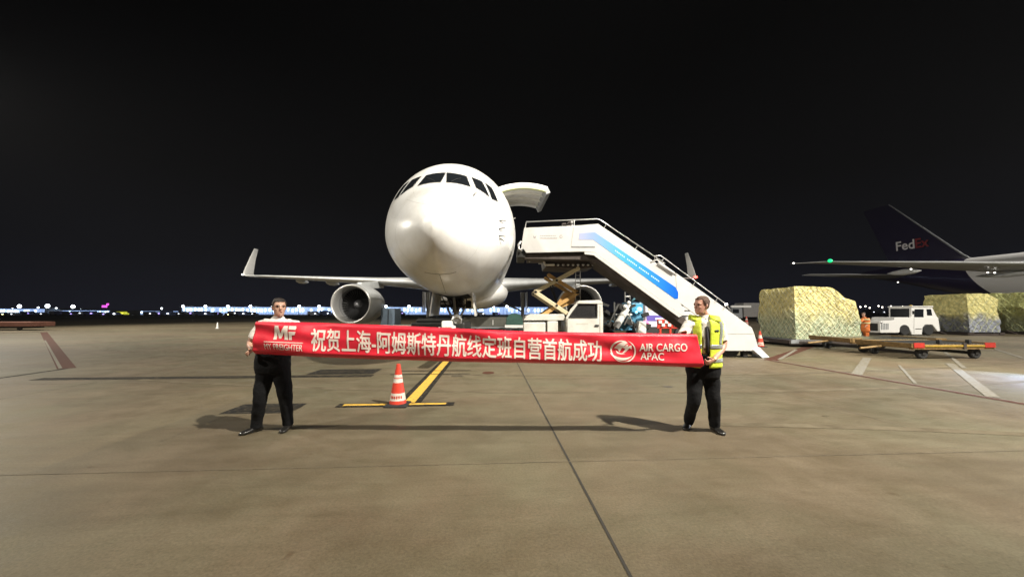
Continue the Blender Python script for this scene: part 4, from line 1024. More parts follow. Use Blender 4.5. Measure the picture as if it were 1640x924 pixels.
# ================================================================ SECOND AIRCRAFT (tail at right)
FED = [(0, 4.2, 4.0, 0), (.5, 5.2, 3.4, .9), (2, 6.4, 2.9, 1.9), (5, 8.0, 2.5, 2.8), (9, 8.7, 2.3, 3.1), (40, 8.7, 2.3, 3.1), (46, 8.7, 3.0, 3.0), (52, 8.75, 4.4, 2.5), (57, 8.7, 5.9, 1.8), (62, 8.5, 7.2, .9), (63.7, 8.3, 7.6, .3)]
fo = ax(64.5, 0); base_D = fo.y
# place so that the fin root meets D=50
FX = thing('purple_tailed_aircraft', 'white aircraft with dark purple tail and lettering, wing with green tip light, parked at right', 'aircraft', (0, 0, 0), AX)
SF = -13.6    # nose station offset in metres along the axis
q = ax(64.5, SF); FX.location = (q.x, q.y, 0)
bm = BM(); fuselage(bm, FED, 64); M_pur = mat('dark_purple_paint', (.009, .004, .034), .45, coat=.1)
M_fed = mat('white_and_purple_livery', (.80, .79, .77), .35, coat=.3)
n = M_fed.node_tree; L = n.links; t = n.nodes.new('ShaderNodeTexCoord'); sx_ = n.nodes.new('ShaderNodeSeparateXYZ'); L.new(t.outputs['Object'], sx_.inputs[0])
m1 = n.nodes.new('ShaderNodeMath'); m1.operation = 'MULTIPLY_ADD'; m1.inputs[1].default_value = -.64; L.new(sx_.outputs[2], m1.inputs[0]); L.new(sx_.outputs[1], m1.inputs[2])
m2 = n.nodes.new('ShaderNodeMath'); m2.operation = 'GREATER_THAN'; m2.inputs[1].default_value = 43.6; L.new(m1.outputs[0], m2.inputs[0])
mx_ = n.nodes.new('ShaderNodeMix'); mx_.data_type = 'RGBA'; mx_.inputs[6].default_value = (.80, .79, .77, 1); mx_.inputs[7].default_value = (.009, .004, .034, 1)
L.new(m2.outputs[0], mx_.inputs[0]); L.new(mx_.outputs[2], n.nodes['Principled BSDF'].inputs['Base Color'])
part('fuselage', bm, M_fed, FX, smooth=True)
def fwing(sd):
    bm = BM(); wing(bm, [(sd * 2.0, 20, 3.9, 13, .12, 0), (sd * 10, 26, 4.75, 8.5, .11, 0), (sd * 22.6, 35.2, 6.1, 3.8, .1, 0), (sd * 28.9, 40.0, 6.75, 1.5, .08, 0), (sd * 30.7, 42.2, 6.85, .4, .08, 0)])
    part('wing', bm, M_plate, FX, smooth=True)
    bm = BM(); wing(bm, [(sd * 1.2, 54.5, 7.0, 6.3, .1, 0), (sd * 10.7, 61.6, 7.8, 2.2, .09, 0)]); part('tailplane', bm, M_plate, FX, smooth=True)
    bm = BM(); lathe(bm, [(.6, 1.3), (.0, 1.5), (.1, 1.6), (1, 1.75), (3, 1.75), (5, 1.5), (6.5, 1.0)], (sd * 9.6, 18.2, 2.3), 'y', 40); part('engine_nacelle', bm, M_plate, FX, autosm=True)
    for xx, ss, ll in ((12, 30, 5), (17, 33, 4), (23, 36.6, 3)):
        bm = BM(); rs = [[Vector((sd * xx + .25 * rr_ * math.cos(a), ss + ll * t, 4.45 + (xx - 10) * .08 + .3 * rr_ * math.sin(a))) for a in [2 * math.pi * k / 14 for k in range(14)]] for t, rr_ in ((0, .1), (.2, .8), (.5, 1), (.8, .6), (1, .1))]
        rings_loft(bm, rs); part('flap_fairing', bm, M_plate, FX, smooth=True)
for sd in (-1, 1): fwing(sd)
bm = BM(); rs = [[Vector((h, s + d, z)) for d, h in airfoil(c, .09)] for z, s, c in ((8.0, 48.5, 10), (9.2, 50.0, 9.2), (18.6, 58.8, 4.0))]
rings_loft(bm, rs); fin = part('tail_fin', bm, M_pur, FX, smooth=True)
bm = BM(); tube(bm, [(0, 48.6, 8.1), (0, 50.0, 9.2), (0, 58.75, 18.6)], [.08, .13, .08], 8); part('fin_leading_edge', bm, M_grey, fin, smooth=True)
bm = BM(); bmx = BM(); 
tmf = text_mesh('Fed', .02); tmx = text_mesh('Ex', .02)
def fin_text(tm, s0, s1, z0, z1, name, m):
    for v in tm.verts:
        v.co = Vector((-.62, s0 + (s1 - s0) * v.co.x, z0 + (z1 - z0) * v.co.y + 0))
    return part(name, tm, m, FX and fin)
# seen from the starboard side: text reads from tail towards nose -> s decreasing
fin_text(tmf, 57.6, 55.1, 11.0, 12.4, 'fin_lettering', mat('white_decal', (.75, .73, .76), .4))
fin_text(tmx, 55.0, 53.3, 11.0, 12.4, 'fin_lettering', mat('red_decal', (.22, .015, .02), .4))
M_navg = mat('green_nav_lamp', (.02, .5, .3), .3, emit=(.0, .9, .24), estr=1.15)
pg = WORLD = P(1317, 423, 36.5)
bm = BM(); ell(bm, (-28.8, 39.8, 6.8), (.20, .20, .18)); part('nav_light', bm, M_navg, FX, smooth=True)
bm = BM(); ell(bm, (-30.7, 42.1, 6.85), (.09, .09, .08)); part('nav_light', bm, M_navw, FX, smooth=True)
for px, py, Y_ in ((1459, 431, 33), (1438, 452, 44), (1582, 436.5, 33), (1593, 436.8, 33)):
    bm = BM(); ell(bm, P(px, py, Y_), (.07, .07, .06)); part('cabin_light', bm, M_navw, FX, world=True, smooth=True)
for sd in (-1, 1):
    bm = BM(); tube(bm, [(sd * 5.5, 33, 4.2), (sd * 5.5, 33.4, .7)], .25, 12); part('main_gear_leg', bm, M_steel, FX)
    for ds in (-1.4, 0, 1.4):
        for dx in (-.6, .6):
            bm = BM(); lathe(bm, [(-.2, .3), (-.2, .6), (.2, .6), (.2, .3)], (sd * 5.5 + dx, 33.4 + ds, .62), 'x', 20); part('main_wheel', bm, M_black, FX, autosm=True)

# ================================================================ DISTANT TERMINALS, MASTS, VEHICLES
M_twall = mat('terminal_wall', (.35, .37, .40), .6, var=.2, vscale=.02)
M_twin = mat('lit_terminal_window', (.5, .6, .8), .4, emit=(.40, .58, 1.0), estr=.75)
M_twin2 = mat('bright_terminal_window', (.7, .8, .9), .4, emit=(.70, .86, 1.0), estr=6)
M_mast = mat('mast_lamp', (.9, .9, .9), .4, emit=(.86, .94, 1.0), estr=11)
M_mastw = mat('warm_mast_lamp', (.9, .9, .8), .4, emit=(1, .9, .75), estr=7)
def terminal(label, x0, x1, Y, ytop, ybot, nb, seed):
    a = P(x0, ybot, Y); b = P(x1, ytop, Y); Lx = b.x - a.x; H = b.z; rr = random.Random(seed)
    t = thing('terminal_building', label, 'terminal', ((a.x + b.x) / 2, Y, 0))
    bm = BM(); box2(bm, (-Lx / 2, 0, 0), (Lx / 2, 30, H * .96)); part('wall', bm, M_twall, t)
    bm = BM(); box2(bm, (-Lx / 2 - 1, -1.5, H * .96 + .02), (Lx / 2 + 1, 32, H * 1.02)); part('roof', bm, M_grey, t)
    zs = H * .06; wb = Lx / nb
    bm = BM(); box2(bm, (-wb * .46, -.5, zs), (wb * .46, -.01, H * .92)); w0 = part('window_bay', bm, M_twin, t)
    bm = BM(); box2(bm, (-wb * .13, -1.0, H * .50), (wb * .13, -.52, H * .82)); l0 = part('lit_bay', bm, M_twin2, t)
    for k in range(nb):
        x = -Lx / 2 + wb * (k + .5)
        if k == 0: w0.location.x = x; l0.location.x = x
        else:
            dup(w0, loc=(x, 0, 0))
            if rr.random() < .86: dup(l0, loc=(x + rr.uniform(-.2, .2) * wb, 0, -rr.random() * H * .16))
    return t
terminal('long terminal with a bluish white lit facade far behind the aircraft', 292, 878, 230, 491, 503.6, 98, 1)
terminal('blue lit terminal at the far left edge of the picture', -60, 72, 240, 494, 503.4, 24, 2)
terminal('low dim lit building left of the far yellow vehicle', 84, 176, 250, 497, 503.4, 24, 5)
terminal('small dim lit building just left of the long terminal', 226, 286, 250, 498, 503.4, 14, 6)
# light masts
def light_mast(px, py, Y, label, group, m=M_mast, r=2.0, r2=None):
    p = P(px, py, Y); t = thing('light_mast', label, 'light mast', (p.x, Y, 0), 0, group)
    bm = BM(); tube(bm, [(0, 0, 0), (0, 0, p.z)], [.2, .12], 8); part('pole', bm, M_grey, t)
    bm = BM(); ell(bm, (0, 0, p.z), (r, r * .6, r * .9), 10); part('lamp_head', bm, m, t, smooth=True)
MG = 'light masts along the long terminal'; 
xs = [293, 329, 365, 401, 437, 479, 511, 590, 618, 655, 755, 790, 812]
nearer = {293: 'at its left end', 329: 'second from its left end', 365: 'third from its left end', 401: 'just left of the left man', 437: 'behind the head of the left man', 479: 'right of the left man', 511: 'left of the left engine', 590: 'behind the left engine', 618: 'above the blue grey container', 655: 'left of the nose gear', 755: 'right of the nose gear', 790: 'right of the nose gear by two', 812: 'near the green covered cart'}
for x in xs: light_mast(x, 490.5, 226, 'far white light mast before the long terminal, ' + nearer[x], MG, r=.8)
LG = 'light masts at the far left'
for x, y, lab, r in ((31, 490.5, 'bright far mast light at the left edge', 3.0), (76, 490, 'brightest far mast light left of the yellow vehicle', 3.4), (117, 491, 'bright far mast light, third of the left row', 3.0), (90, 494, 'small far mast light between the two bright ones', 1.6), (61, 492.5, 'dim far mast light above the blue lit terminal', 1.4), (129, 495, 'tiny far mast light right of the left row', 1.1), (259, 494, 'lone small mast light left of the long terminal', 1.5), (20, 494, 'smallest far mast light near the left edge', 1.0)):
    light_mast(x, y, 600, lab, LG, r=r)
RG = 'small distant mast lights behind the cargo'
rr = random.Random(9)
rl = [(1183, 491, 'above the foot of the boarding stairs'), (1210, 492, 'left of the tall netted pallet'), (1218, 494, 'touching the left side of the tall pallet'), (1378, 491.5, 'just right of the tall pallet'), (1386, 490.5, 'above the orange worker'), (1393, 493, 'right of the orange worker'), (1407, 490, 'left above the tow tractor'), (1413, 492, 'above the tow tractor bonnet'), (1427, 490.5, 'above the tow tractor windscreen'), (1446, 491, 'left of the tractor cab roof')]
for x, y, lab in rl: light_mast(x, y, 500, 'small distant mast light ' + lab, RG, M_mastw, r=1.0)
# far lamps and vehicles
VG = 'distant vehicles on the far apron road'
vm = [mat('far_white_vehicle', (.5, .52, .58), .4), mat('far_blue_vehicle', (.12, .16, .3), .4), mat('far_dark_vehicle', (.05, .05, .06), .4)]
M_hl = mat('headlamp_glow', (.9, .9, .9), .3, emit=(.9, .95, 1), estr=4)
M_violet = mat('violet_lamp', (.5, .3, .9), .3, emit=(.45, .35, 1), estr=2.5)
def far_vehicle(px, py, Y, label, m, lamp, L_=7, H=3, group=VG, lr=.7):
    p = P(px, py, Y); t = thing('distant_vehicle', label, 'vehicle', (p.x, Y, 0), 0, group)
    bm = BM(); prism(bm, [(-L_ / 2, .5), (L_ / 2, .5), (L_ / 2, H * .6), (L_ * .3, H * .65), (L_ * .22, H), (-L_ / 2, H)], 0, 2.4); part('body', bm, m, t, bevel=.1)
    for x in (-L_ * .3, L_ * .3): 
        bm = BM(); cyl(bm, (x, -.05, .5), (x, 2.45, .5), .5, 12); part('wheel', bm, M_black, t)
    bm = BM(); ell(bm, (L_ * .3, -.2, H * .55), (lr, .2, lr * .6), 10); part('headlight', bm, lamp, t, smooth=True)
    return t
rr = random.Random(4)
ordn = ['first', 'second', 'third', 'fourth', 'fifth', 'sixth', 'seventh', 'eighth', 'ninth', 'tenth', 'eleventh', 'twelfth', 'thirteenth', 'fourteenth', 'fifteenth', 'sixteenth', 'seventeenth', 'eighteenth', 'nineteenth', 'twentieth', 'twenty first', 'twenty second', 'twenty third', 'twenty fourth', 'twenty fifth', 'twenty sixth']
n_ = 0
for px in sorted([14, 40, 62, 85, 95, 108, 122, 141, 152, 162, 178, 236, 250, 264, 282, 300, 322, 345, 372, 385, 398, 500, 520, 640, 770, 795]):
    far_vehicle(px, 506, 130 + rr.random() * 80, '%s lit distant vehicle from the left on the far apron road' % ordn[n_], vm[n_ % 3], M_hl if rr.random() < .6 else M_violet, 3.4 + rr.random() * 2, 1.5 + rr.random() * .7, lr=.22 + rr.random() * .25); n_ += 1
rw = [(1367, 'left of'), (1400, 'right of')]
for i, (px, lab) in enumerate([(1196, 'grey distant truck behind the foot of the stairs'), (1222, 'distant lit vehicle hidden beside the tall pallet'), (1395, 'distant dark vehicle between orange worker and tow tractor'), (1412, 'distant dark vehicle over the tow tractor bonnet'), (1430, 'distant vehicle with lamps left of the tractor cab'), (1448, 'distant vehicle directly before the tractor cab')]):
    far_vehicle(px, 506, 200 + 15 * i, lab, vm[i % 3], M_hl, 6, 3.2, lr=.3)
yv = far_vehicle(192, 508, 180, 'distant vehicle with glowing yellow body and lamps on the far left apron', mat('far_glowing_yellow_body', (.6, .6, .05), .4, emit=(.7, .72, .05), estr=.7), mat('yellow_lamp', (.8, .8, .1), .4, emit=(1, 1, .1), estr=3), 4, 1.9, lr=.4)  # yellow glow is put into the body paint as well as the lamp
far_vehicle(363, 509, 150, 'small distant cart with pale yellow lamp left of the left man', vm[2], mat('pale_yellow_lamp', (.8, .8, .3), .4, emit=(1, 1, .45), estr=5), 2, 1.3, lr=.28)
far_vehicle(2, 509, 150, 'distant vehicle with yellow lamp at the left picture edge', vm[2], MATS['pale_yellow_lamp'], 2, 1.5, lr=.3)
t = thing('neon_sign', 'small distant magenta glowing sign above the far yellow vehicle', 'sign', (P(167, 500, 500).x, 500, 0))
bm = BM(); box2(bm, (-4, 0, 8), (3, .5, 11)); box2(bm, (2, 0, 11.02), (5, .5, 13.5)); part('sign_panel', bm, mat('magenta_neon', (.8, .1, .7), .4, emit=(.9, .12, .8), estr=1.5), t)
bm = BM(); tube(bm, [(-3, .25, 0), (-3, .25, 8)], .2, 6); tube(bm, [(2, .25, 0), (2, .25, 8)], .2, 6); part('post', bm, M_grey, t)
# grey truck container at (1205,503)
t = thing('grey_box_truck', 'grey box truck standing behind the foot of the boarding stairs', 'truck', (P(1206, 512, 55).x, 55, 0))
bm = BM(); box2(bm, (-1.3, 0, .9), (1.9, 2.3, 3.0)); part('cargo_box', bm, mat('truck_grey', (.22, .21, .20), .5, var=.2), t, bevel=.05)
bm = BM(); box2(bm, (-3.0, .1, .7), (-1.4, 2.2, 2.3)); part('cab', bm, M_grey, t, bevel=.1)
bm = BM(); box2(bm, (-2.9, .05, 1.5), (-2.0, .09, 2.1)); part('cab_window', bm, M_glass, t)
for x in (-2.3, 1.0): wheel_part(t, x, .1, .45, .25)
bm = BM(); box2(bm, (-3.1, -.02, 2.32), (-.2, .3, 2.62)); part('roof_bar', bm, M_white, t)
# far left low thing
t = thing('low_red_trailer', 'low reddish brown equipment trailer at the left picture edge', 'trailer', (P(5, 528, 33).x, 33, 0))
bm = BM(); box2(bm, (-3, 0, .35), (2.4, 1.8, .75)); part('deck', bm, mat('dull_red_paint', (.22, .09, .06), .6, var=.3), t, bevel=.03)
bm = BM(); box2(bm, (-3, .1, .2), (1.5, 1.7, .34)); part('frame', bm, M_dark, t)
for x in (-2, 1.2): wheel_part(t, x, .2, .2)

# ================================================================ BANNER
TOPE = [(409, 515.0), (480, 516.5), (580, 519.5), (700, 524.5), (740, 526.5), (850, 531.0), (950, 533.0), (1050, 534.2), (1117, 535.5)]
BOTE = [(401, 568.0), (466, 571.5), (580, 576.0), (740, 580.8), (850, 582.8), (935, 584.5), (1050, 587.5), (1128, 589.8)]
BY = 4.74
def ban(u, v, off=0):
    xt = 409 + (1117 - 409) * u; xb = 401 + (1128 - 401) * u
    yt = interp(TOPE, xt)[0]; yb_ = interp(BOTE, xb)[0]
    px = xb + (xt - xb) * v; py = yb_ + (yt - yb_) * v
    w_ = .012 * math.sin(u * 41 + v * 2) * (1 - u) ** 2 + .014 * math.sin(v * 11 + u * 17 + math.sin(u * 9)) * (.35 + math.exp(-u * 9)) + .010 * noise.noise(Vector((u * 30, v * 3, 0)))
    w_ += .016 * math.sin(u * 23 + v * 5 + 2 * noise.noise(Vector((u * 7, v * 2, 4)))) * (.4 + .6 * abs(noise.noise(Vector((u * 5, 0, 9))))) + .020 * noise.noise(Vector((u * 16, v * 2.4, 7)))
    w_ += .010 * math.sin(v * 7 + u * 60) * math.exp(-(1 - u) * 14)
    if v < .14: w_ += .10 * ((.14 - v) / .14) ** 1.6
    if v > .9: w_ += .03 * ((v - .9) / .1) ** 2
    return P(px, py, BY) + Vector((0, w_ - off, 0))
BN = thing('red_banner', 'long red cloth banner with white Chinese and English lettering held by two men', 'banner', (0, BY, 0))
bm = BM(); NU, NV = 480, 40
g = [[bm.verts.new(ban(i / NU, j / NV)) for j in range(NV + 1)] for i in range(NU + 1)]
for i in range(NU):
    for j in range(NV): bm.faces.new((g[i][j], g[i + 1][j], g[i + 1][j + 1], g[i][j + 1]))
M_ban = mat('red_banner_cloth', (.74, .022, .045), .42, bump=.15, bscale=180)
o = part('cloth', bm, M_ban, BN, smooth=True, world=True); md = o.modifiers.new('solid', 'SOLIDIFY'); md.thickness = .002; md.offset = 0
M_ink = mat('pinkish_white_print', (.80, .68, .60), .5)
def bold(body, d, asp):
    base = text_mesh(body); out = bmesh.new(); tmp = bpy.data.meshes.new('t')
    for k, (dx, dy) in enumerate(((0, 0), (d, 0), (-d, 0), (0, d * .7 * asp), (0, -d * .7 * asp))):
        b2 = base.copy()
        for v in b2.verts: v.co = Vector((v.co.x + dx, v.co.y + dy, k * .0004))
        b2.to_mesh(tmp); out.from_mesh(tmp); b2.free()
    base.free(); bpy.data.meshes.remove(tmp); return out
def put(bm, px0, px1, vf, name):
    """place normalised flat artwork on the banner between photo columns px0..px1; vf(px)->(v0,v1)"""
    ncut = 150 if px1 - px0 > 200 else 60
    for i in range(1, ncut):
        x = i / ncut
        bmesh.ops.bisect_plane(bm, geom=bm.verts[:] + bm.edges[:] + bm.faces[:], plane_co=(x, 0, 0), plane_no=(1, 0, 0))
    for i in range(1, 8):
        bmesh.ops.bisect_plane(bm, geom=bm.verts[:] + bm.edges[:] + bm.faces[:], plane_co=(0, i / 8, 0), plane_no=(0, 1, 0))
    bmesh.ops.triangulate(bm, faces=bm.faces)
    for v_ in bm.verts:
        px = px0 + (px1 - px0) * v_.co.x; va, vb = vf(px); v = va + (vb - va) * v_.co.y
        # invert the horizontal taper
        u = (px - (401 + 8 * v)) / ((1128 - 401) + (-11 - 8) * v)
        v_.co = ban(u, v, .005 + v_.co.z)
    me_o = part(name, bm, M_ink, BN, world=True)
    return me_o
def vv(px, yt, yb_):
    T = interp(TOPE, px)[0]; B = interp(BOTE, px)[0]
    return ((B - yb_) / (B - T), (B - yt) / (B - T))
def vlin(p0, t0, b0, p1, t1, b1):
    def f(px):
        k = (px - p0) / (p1 - p0); return vv(px, t0 + (t1 - t0) * k, b0 + (b1 - b0) * k)
    return f
put(bold('祝贺上海-阿姆斯特丹航线定班自营首航成功', .0011, 19), 499, 963.5, vlin(499, 525.5, 562, 963, 545.5, 579.5), 'chinese_lettering')
put(bold('MY FREIGHTER', .0005, 7), 424, 486, vlin(424, 549.4, 559.2, 486, 552.2, 562.2), 'english_lettering')
put(bold('AIR CARGO', .004, 6), 1024, 1100.5, vlin(1024, 550, 562, 1100, 550, 562.5), 'english_lettering')
put(bold('APAC', .008, 3), 1026.5, 1063, vlin(1027, 564.3, 576, 1063, 565.3, 577), 'english_lettering')
def art(polys, px0, px1, yt, yb_, slope, name):
    bm = BM()
    for pl in polys: bm.faces.new([bm.verts.new((x, y, 0)) for x, y in pl])
    bmesh.ops.triangulate(bm, faces=bm.faces)
    return put(bm, px0, px1, vlin(px0, yt, yb_, px1, yt + slope, yb_ + slope), name)
art([[(0, 0), (.10, 1), (.26, 1), (.32, .45), (.50, 1), (.66, 1), (.62, .0), (.47, 0), (.49, .55), (.33, .08), (.24, .08), (.17, .55), (.14, 0)],
     [(.70, 1), (.97, 1), (1.0, .86), (.97, .74), (.69, .74)], [(.69, .60), (.98, .60), (.93, .36), (.80, .34), (.79, 0), (.66, 0)]], 439, 475.5, 521, 543.5, 1.2, 'company_emblem')
art([[(0, 0), (1, 0), (1, 1), (0, 1)]], 424, 486, 546.2, 547.4, 2.6, 'emblem_rule')
def arcp(cx, cy, rx, ry, a0, a1, t0, t1, n=16):
    out = []
    for k in range(n + 1):
        a = R(a0 + (a1 - a0) * k / n); out.append((cx + rx * math.cos(a), cy + ry * math.sin(a)))
    for k in range(n, -1, -1):
        a = R(a0 + (a1 - a0) * k / n); s = k / n; th = t0 + (t1 - t0) * math.sin(math.pi * s)
        out.append((cx + (rx - th) * math.cos(a), cy + (ry - th) * math.sin(a)))
    return out
art([arcp(.42, .55, .40, .45, 60, 230, .02, .07), arcp(.45, .52, .46, .46, 195, 330, .01, .13), arcp(.52, .46, .47, .50, 215, 400, .01, .06), arcp(.56, .50, .42, .50, -50, 75, .01, .05),
     [(.16, .62), (.30, .84), (.50, .97), (.66, .90), (.52, .74), (.62, .60), (.46, .66), (.36, .44), (.30, .58)],
     [(.50, .66), (.60, .80), (.68, .84), (.66, .72), (.80, .80), (.82, .60), (.74, .66), (.60, .46), (.46, .38), (.58, .58)],
     [(.22, .52), (.36, .40), (.60, .38), (.44, .34), (.26, .38)]], 977, 1019, 544, 578, 2, 'company_emblem')

# ================================================================ PEOPLE
M_skin = mat('skin', (.52, .30, .21), .5, var=.12, vscale=20)
M_skin2 = mat('ruddy_skin', (.55, .28, .20), .5, var=.12, vscale=20)
M_shirt = mat('white_shirt_cotton', (.74, .70, .64), .8, bump=.2, bscale=25)
M_trous = mat('black_trouser_cloth', (.008, .008, .009), .85, bump=.2, bscale=25, spec=.2)
M_shoe = mat('black_shoe_leather', (.012, .011, .010), .3, coat=.4)
M_hairb = mat('dark_brown_hair', (.022, .014, .010), .6, bump=.5, bscale=60)
M_hairr = mat('short_brown_hair', (.085, .040, .022), .6, bump=.5, bscale=60)
M_eye = mat('dark_eye', (.02, .015, .012), .25)
M_lip = mat('lips', (.38, .14, .11), .5)
M_vest = mat('hi_vis_yellow_cloth', (.62, .72, .05), .6, bump=.2, bscale=25)
M_refl = mat('reflective_grey_tape', (.32, .34, .32), .35, .3)
M_tie = mat('black_tie_cloth', (.015, .012, .018), .6)
def ering(c, a, b, n=24, yaw=0, tilt=0):
    c = Vector(c); out = []
    for k in range(n):
        t = 2 * math.pi * k / n; p = Vector((a * math.cos(t), b * math.sin(t), tilt * math.cos(t)))
        out.append(c + Matrix.Rotation(yaw, 3, 'Z') @ p)
    return out
def head_rings(hc, yaw, grow=0.0, nod=0):
    rows = [(-.122, -.045, .020, .018), (-.112, -.047, .040, .040), (-.09, -.038, .054, .060), (-.06, -.022, .063, .078), (-.03, -.010, .069, .090), (.0, -.002, .072, .096), (.03, .002, .0745, .099), (.06, .006, .073, .098), (.085, .01, .064, .087), (.105, .012, .048, .066), (.117, .013, .026, .036), (.121, .013, .008, .01)]
    M = Matrix.Rotation(yaw, 3, 'Z'); out = []
    for z, cy, a, b in rows:
        out.append([hc + M @ Vector(((a + grow) * math.cos(t), cy + (b + grow) * math.sin(t), z + (grow if z > .1 else 0))) for t in [2 * math.pi * k / 24 for k in range(24)]])
    return out
def limb(bm, pts, rs, n=14, sub=4):
    P_ = []; Rr = []
    T = [(i, *Vector(p), r) for i, (p, r) in enumerate(zip(pts, rs))]
    for i in range((len(pts) - 1) * sub + 1):
        x, y, z, r = interp(T, i / sub); P_.append((x, y, z)); Rr.append(r)
    return tube(bm, P_, Rr, n)
def hand(bm, wrist, dirv, palm_n, side, curl=1.0, k=1.0):
    """palm + five bent fingers; dirv: wrist->knuckles, palm_n: direction the palm faces, side: thumb side vector"""
    d = Vector(dirv).normalized(); n = Vector(palm_n).normalized(); s = Vector(side).normalized(); w0 = Vector(wrist)
    def q(a, b, c_): return w0 + d * a * k + s * b * k + n * c_ * k
    rings_loft(bm, [[q(a, wd * math.cos(t), th * math.sin(t)) for t in [2 * math.pi * j / 12 for j in range(12)]] for a, wd, th in ((-.01, .024, .018), (.03, .034, .017), (.075, .041, .015), (.09, .038, .012))])
    for j, (off, ln) in enumerate(((.030, .070), (.010, .078), (-.011, .072), (-.031, .056))):
        base = q(.078, off, 0); pts = [q(.05, off, 0), base]; ang = 0; p = base
        for m_, fr in enumerate((.45, .32, .23)):
            ang += (.35, .75, .6)[m_] * curl; p = p + (d * math.cos(ang) + n * math.sin(ang)) * ln * fr * k; pts.append(p)
        tube(bm, pts, [.010 * k, .0098 * k, .0092 * k, .0085 * k, .0072 * k], 8)
    tube(bm, [q(.015, .022, .003), q(.04, .048, .012), q(.062, .056, .028), q(.08, .048, .042)], [.013 * k, .0125 * k, .011 * k, .009 * k], 8)
def person(name, label, cat, J, skin, hairm, sc=1.0, head_yaw=0, body_yaw=0, fat=1.0, vest=False, hair_front=.07, tie=True, trousers=M_trous, shirt=M_shirt, watch=None, base=(0, 0, 0), group=None, voxel=.0065, hips_z=None, fl=None):
    fl = fl or fat
    t = thing(name, label, cat, base, 0, group)
    hc, neck = Vector(J['head']), Vector(J['neck']); by = body_yaw
    chest = Vector(J['chest']); waist = Vector(J['waist']); pel = Vector(J['pelvis'])
    def torso(bm, g=0.0, low=None, n=28):
        rows = [(neck + Vector((0, 0, .02)), .055, .055), (neck + Vector((0, 0, -.035)), .085, .07), (chest + Vector((0, 0, .165)), .15, .088), (chest + Vector((0, 0, .12)), .19 * fat ** .5, .105 * fat ** .5), (chest, .185 * fat, .125 * fat),
                (chest * .5 + waist * .5, .170 * fat, .125 * fat), (waist, .165 * fat, .125 * fat), (pel + Vector((0, 0, .06)), .175 * fat, .13 * fat), (pel + Vector((0, 0, -.06)), .17 * fat, .125 * fat)]
        if low: rows = rows[:low]
        rings_loft(bm, [ering(c_, a + g, b + g, n, by) for c_, a, b in rows])
    bm = BM(); torso(bm)
    rings_loft(bm, head_rings(hc, head_yaw))
    tube(bm, [neck + Vector((0, .0, -.05)), neck + Vector((0, .0, .02)), hc + Vector((0, .012, -.06))], [.062, .056 * fat ** .5, .056], 14)
    Mh = Matrix.Rotation(head_yaw, 3, 'Z'); H_ = lambda x, y, z: hc + Mh @ Vector((x, y, z))
    tube(bm, [H_(0, -.088, .03), H_(0, -.103, .005), H_(0, -.117, -.020), H_(0, -.106, -.030)], [.008, .011, .0145, .010], 8)
    for s in (-1, 1):
        ell(bm, H_(s * .076, .008, -.005), (.012, .02, .03), 10)
        tube(bm, [H_(s * .012, -.094, .026), H_(s * .04, -.088, .028), H_(s * .055, -.072, .022)], .009, 8)
        ell(bm, H_(s * .035, -.066, -.025), (.024, .022, .022), 10)
    ell(bm, H_(0, -.082, -.098), (.022, .018, .016), 10)
    ell(bm, H_(0, -.088, -.058), (.024, .014, .014), 10)
    for s in ('l', 'r'):
        a = J['arm_' + s]; limb(bm, [a[0], a[1], a[2]], [.052 * fat ** .5, .042 * fat ** .3, .027], 12)
        hd = J['hand_' + s]; hand(bm, a[2], hd[0], hd[1], hd[2], hd[3] if len(hd) > 3 else 1)
        lg = J['leg_' + s]; limb(bm, [pel + (Vector(lg[0]) - pel) * .8, lg[1], lg[2]], [.07 * fat, .044 * fat, .035], 14)
        tube(bm, [Vector(lg[2]), Vector(lg[2]) + Vector((0, 0, -.06))], .032, 10)
    body = remesh(bm, voxel, 3, .5); part('body', body, skin, t, smooth=True, world=True)
    # hair
    bm = BM(); rows = 9; nn = 32; gr = .010; vs = []
    for i in range(rows + 1):
        ring = []
        for k in range(nn):
            th = 2 * math.pi * k / nn; fy = -math.sin(th)      # 1 at front
            zl = hair_front if fy > .55 else (hair_front + (.0 - hair_front) * min(1, (.55 - fy) / .35) if fy > .2 else (.0 - .06 * min(1, (.2 - fy) / .5)))
            z = zl + (.121 - zl) * math.sin(i / rows * math.pi / 2)
            zz = max(-.12, min(.1209, z))
            tabs = [(-.122, -.045, .020, .018), (-.09, -.038, .054, .060), (-.06, -.022, .063, .078), (-.03, -.010, .069, .090), (.0, -.002, .072, .096), (.03, .002, .0745, .099), (.06, .006, .073, .098), (.085, .01, .064, .087), (.105, .012, .048, .066), (.117, .013, .026, .036), (.121, .013, .002, .002)]
            cy, a, b = interp(tabs, zz); g_ = gr + .006 * noise.noise(Vector((th * 3, zz * 30, 1)))
            if i == 0: g_ = -.004
            ring.append(bm.verts.new(H_((a + g_) * math.cos(th), cy + (b + g_) * math.sin(th), zz + g_ * .9 * max(0, i / rows))))
        vs.append(ring)
    for a_, b_ in zip(vs, vs[1:]):
        for k in range(nn): bm.faces.new((a_[k], a_[(k + 1) % nn], b_[(k + 1) % nn], b_[k]))
    bm.faces.new(vs[-1]); part('hair', bm, hairm, t, smooth=True, world=True)
    for s in (-1, 1):
        bm = BM(); ell(bm, H_(s * .031, -.0905, .010), (.0135, .008, .007), 10); part('eye', bm, M_eye, t, smooth=True, world=True)
        bm = BM(); tube(bm, [H_(s * .014, -.101, .027), H_(s * .034, -.098, .031), H_(s * .05, -.085, .026)], .0042, 6); part('eyebrow', bm, hairm, t, world=True)
    bm = BM(); ell(bm, H_(0, -.100, -.055), (.022, .006, .006), 12); part('mouth', bm, M_lip, t, smooth=True, world=True)
    # shirt
    bm = BM(); torso(bm, .014, 7)
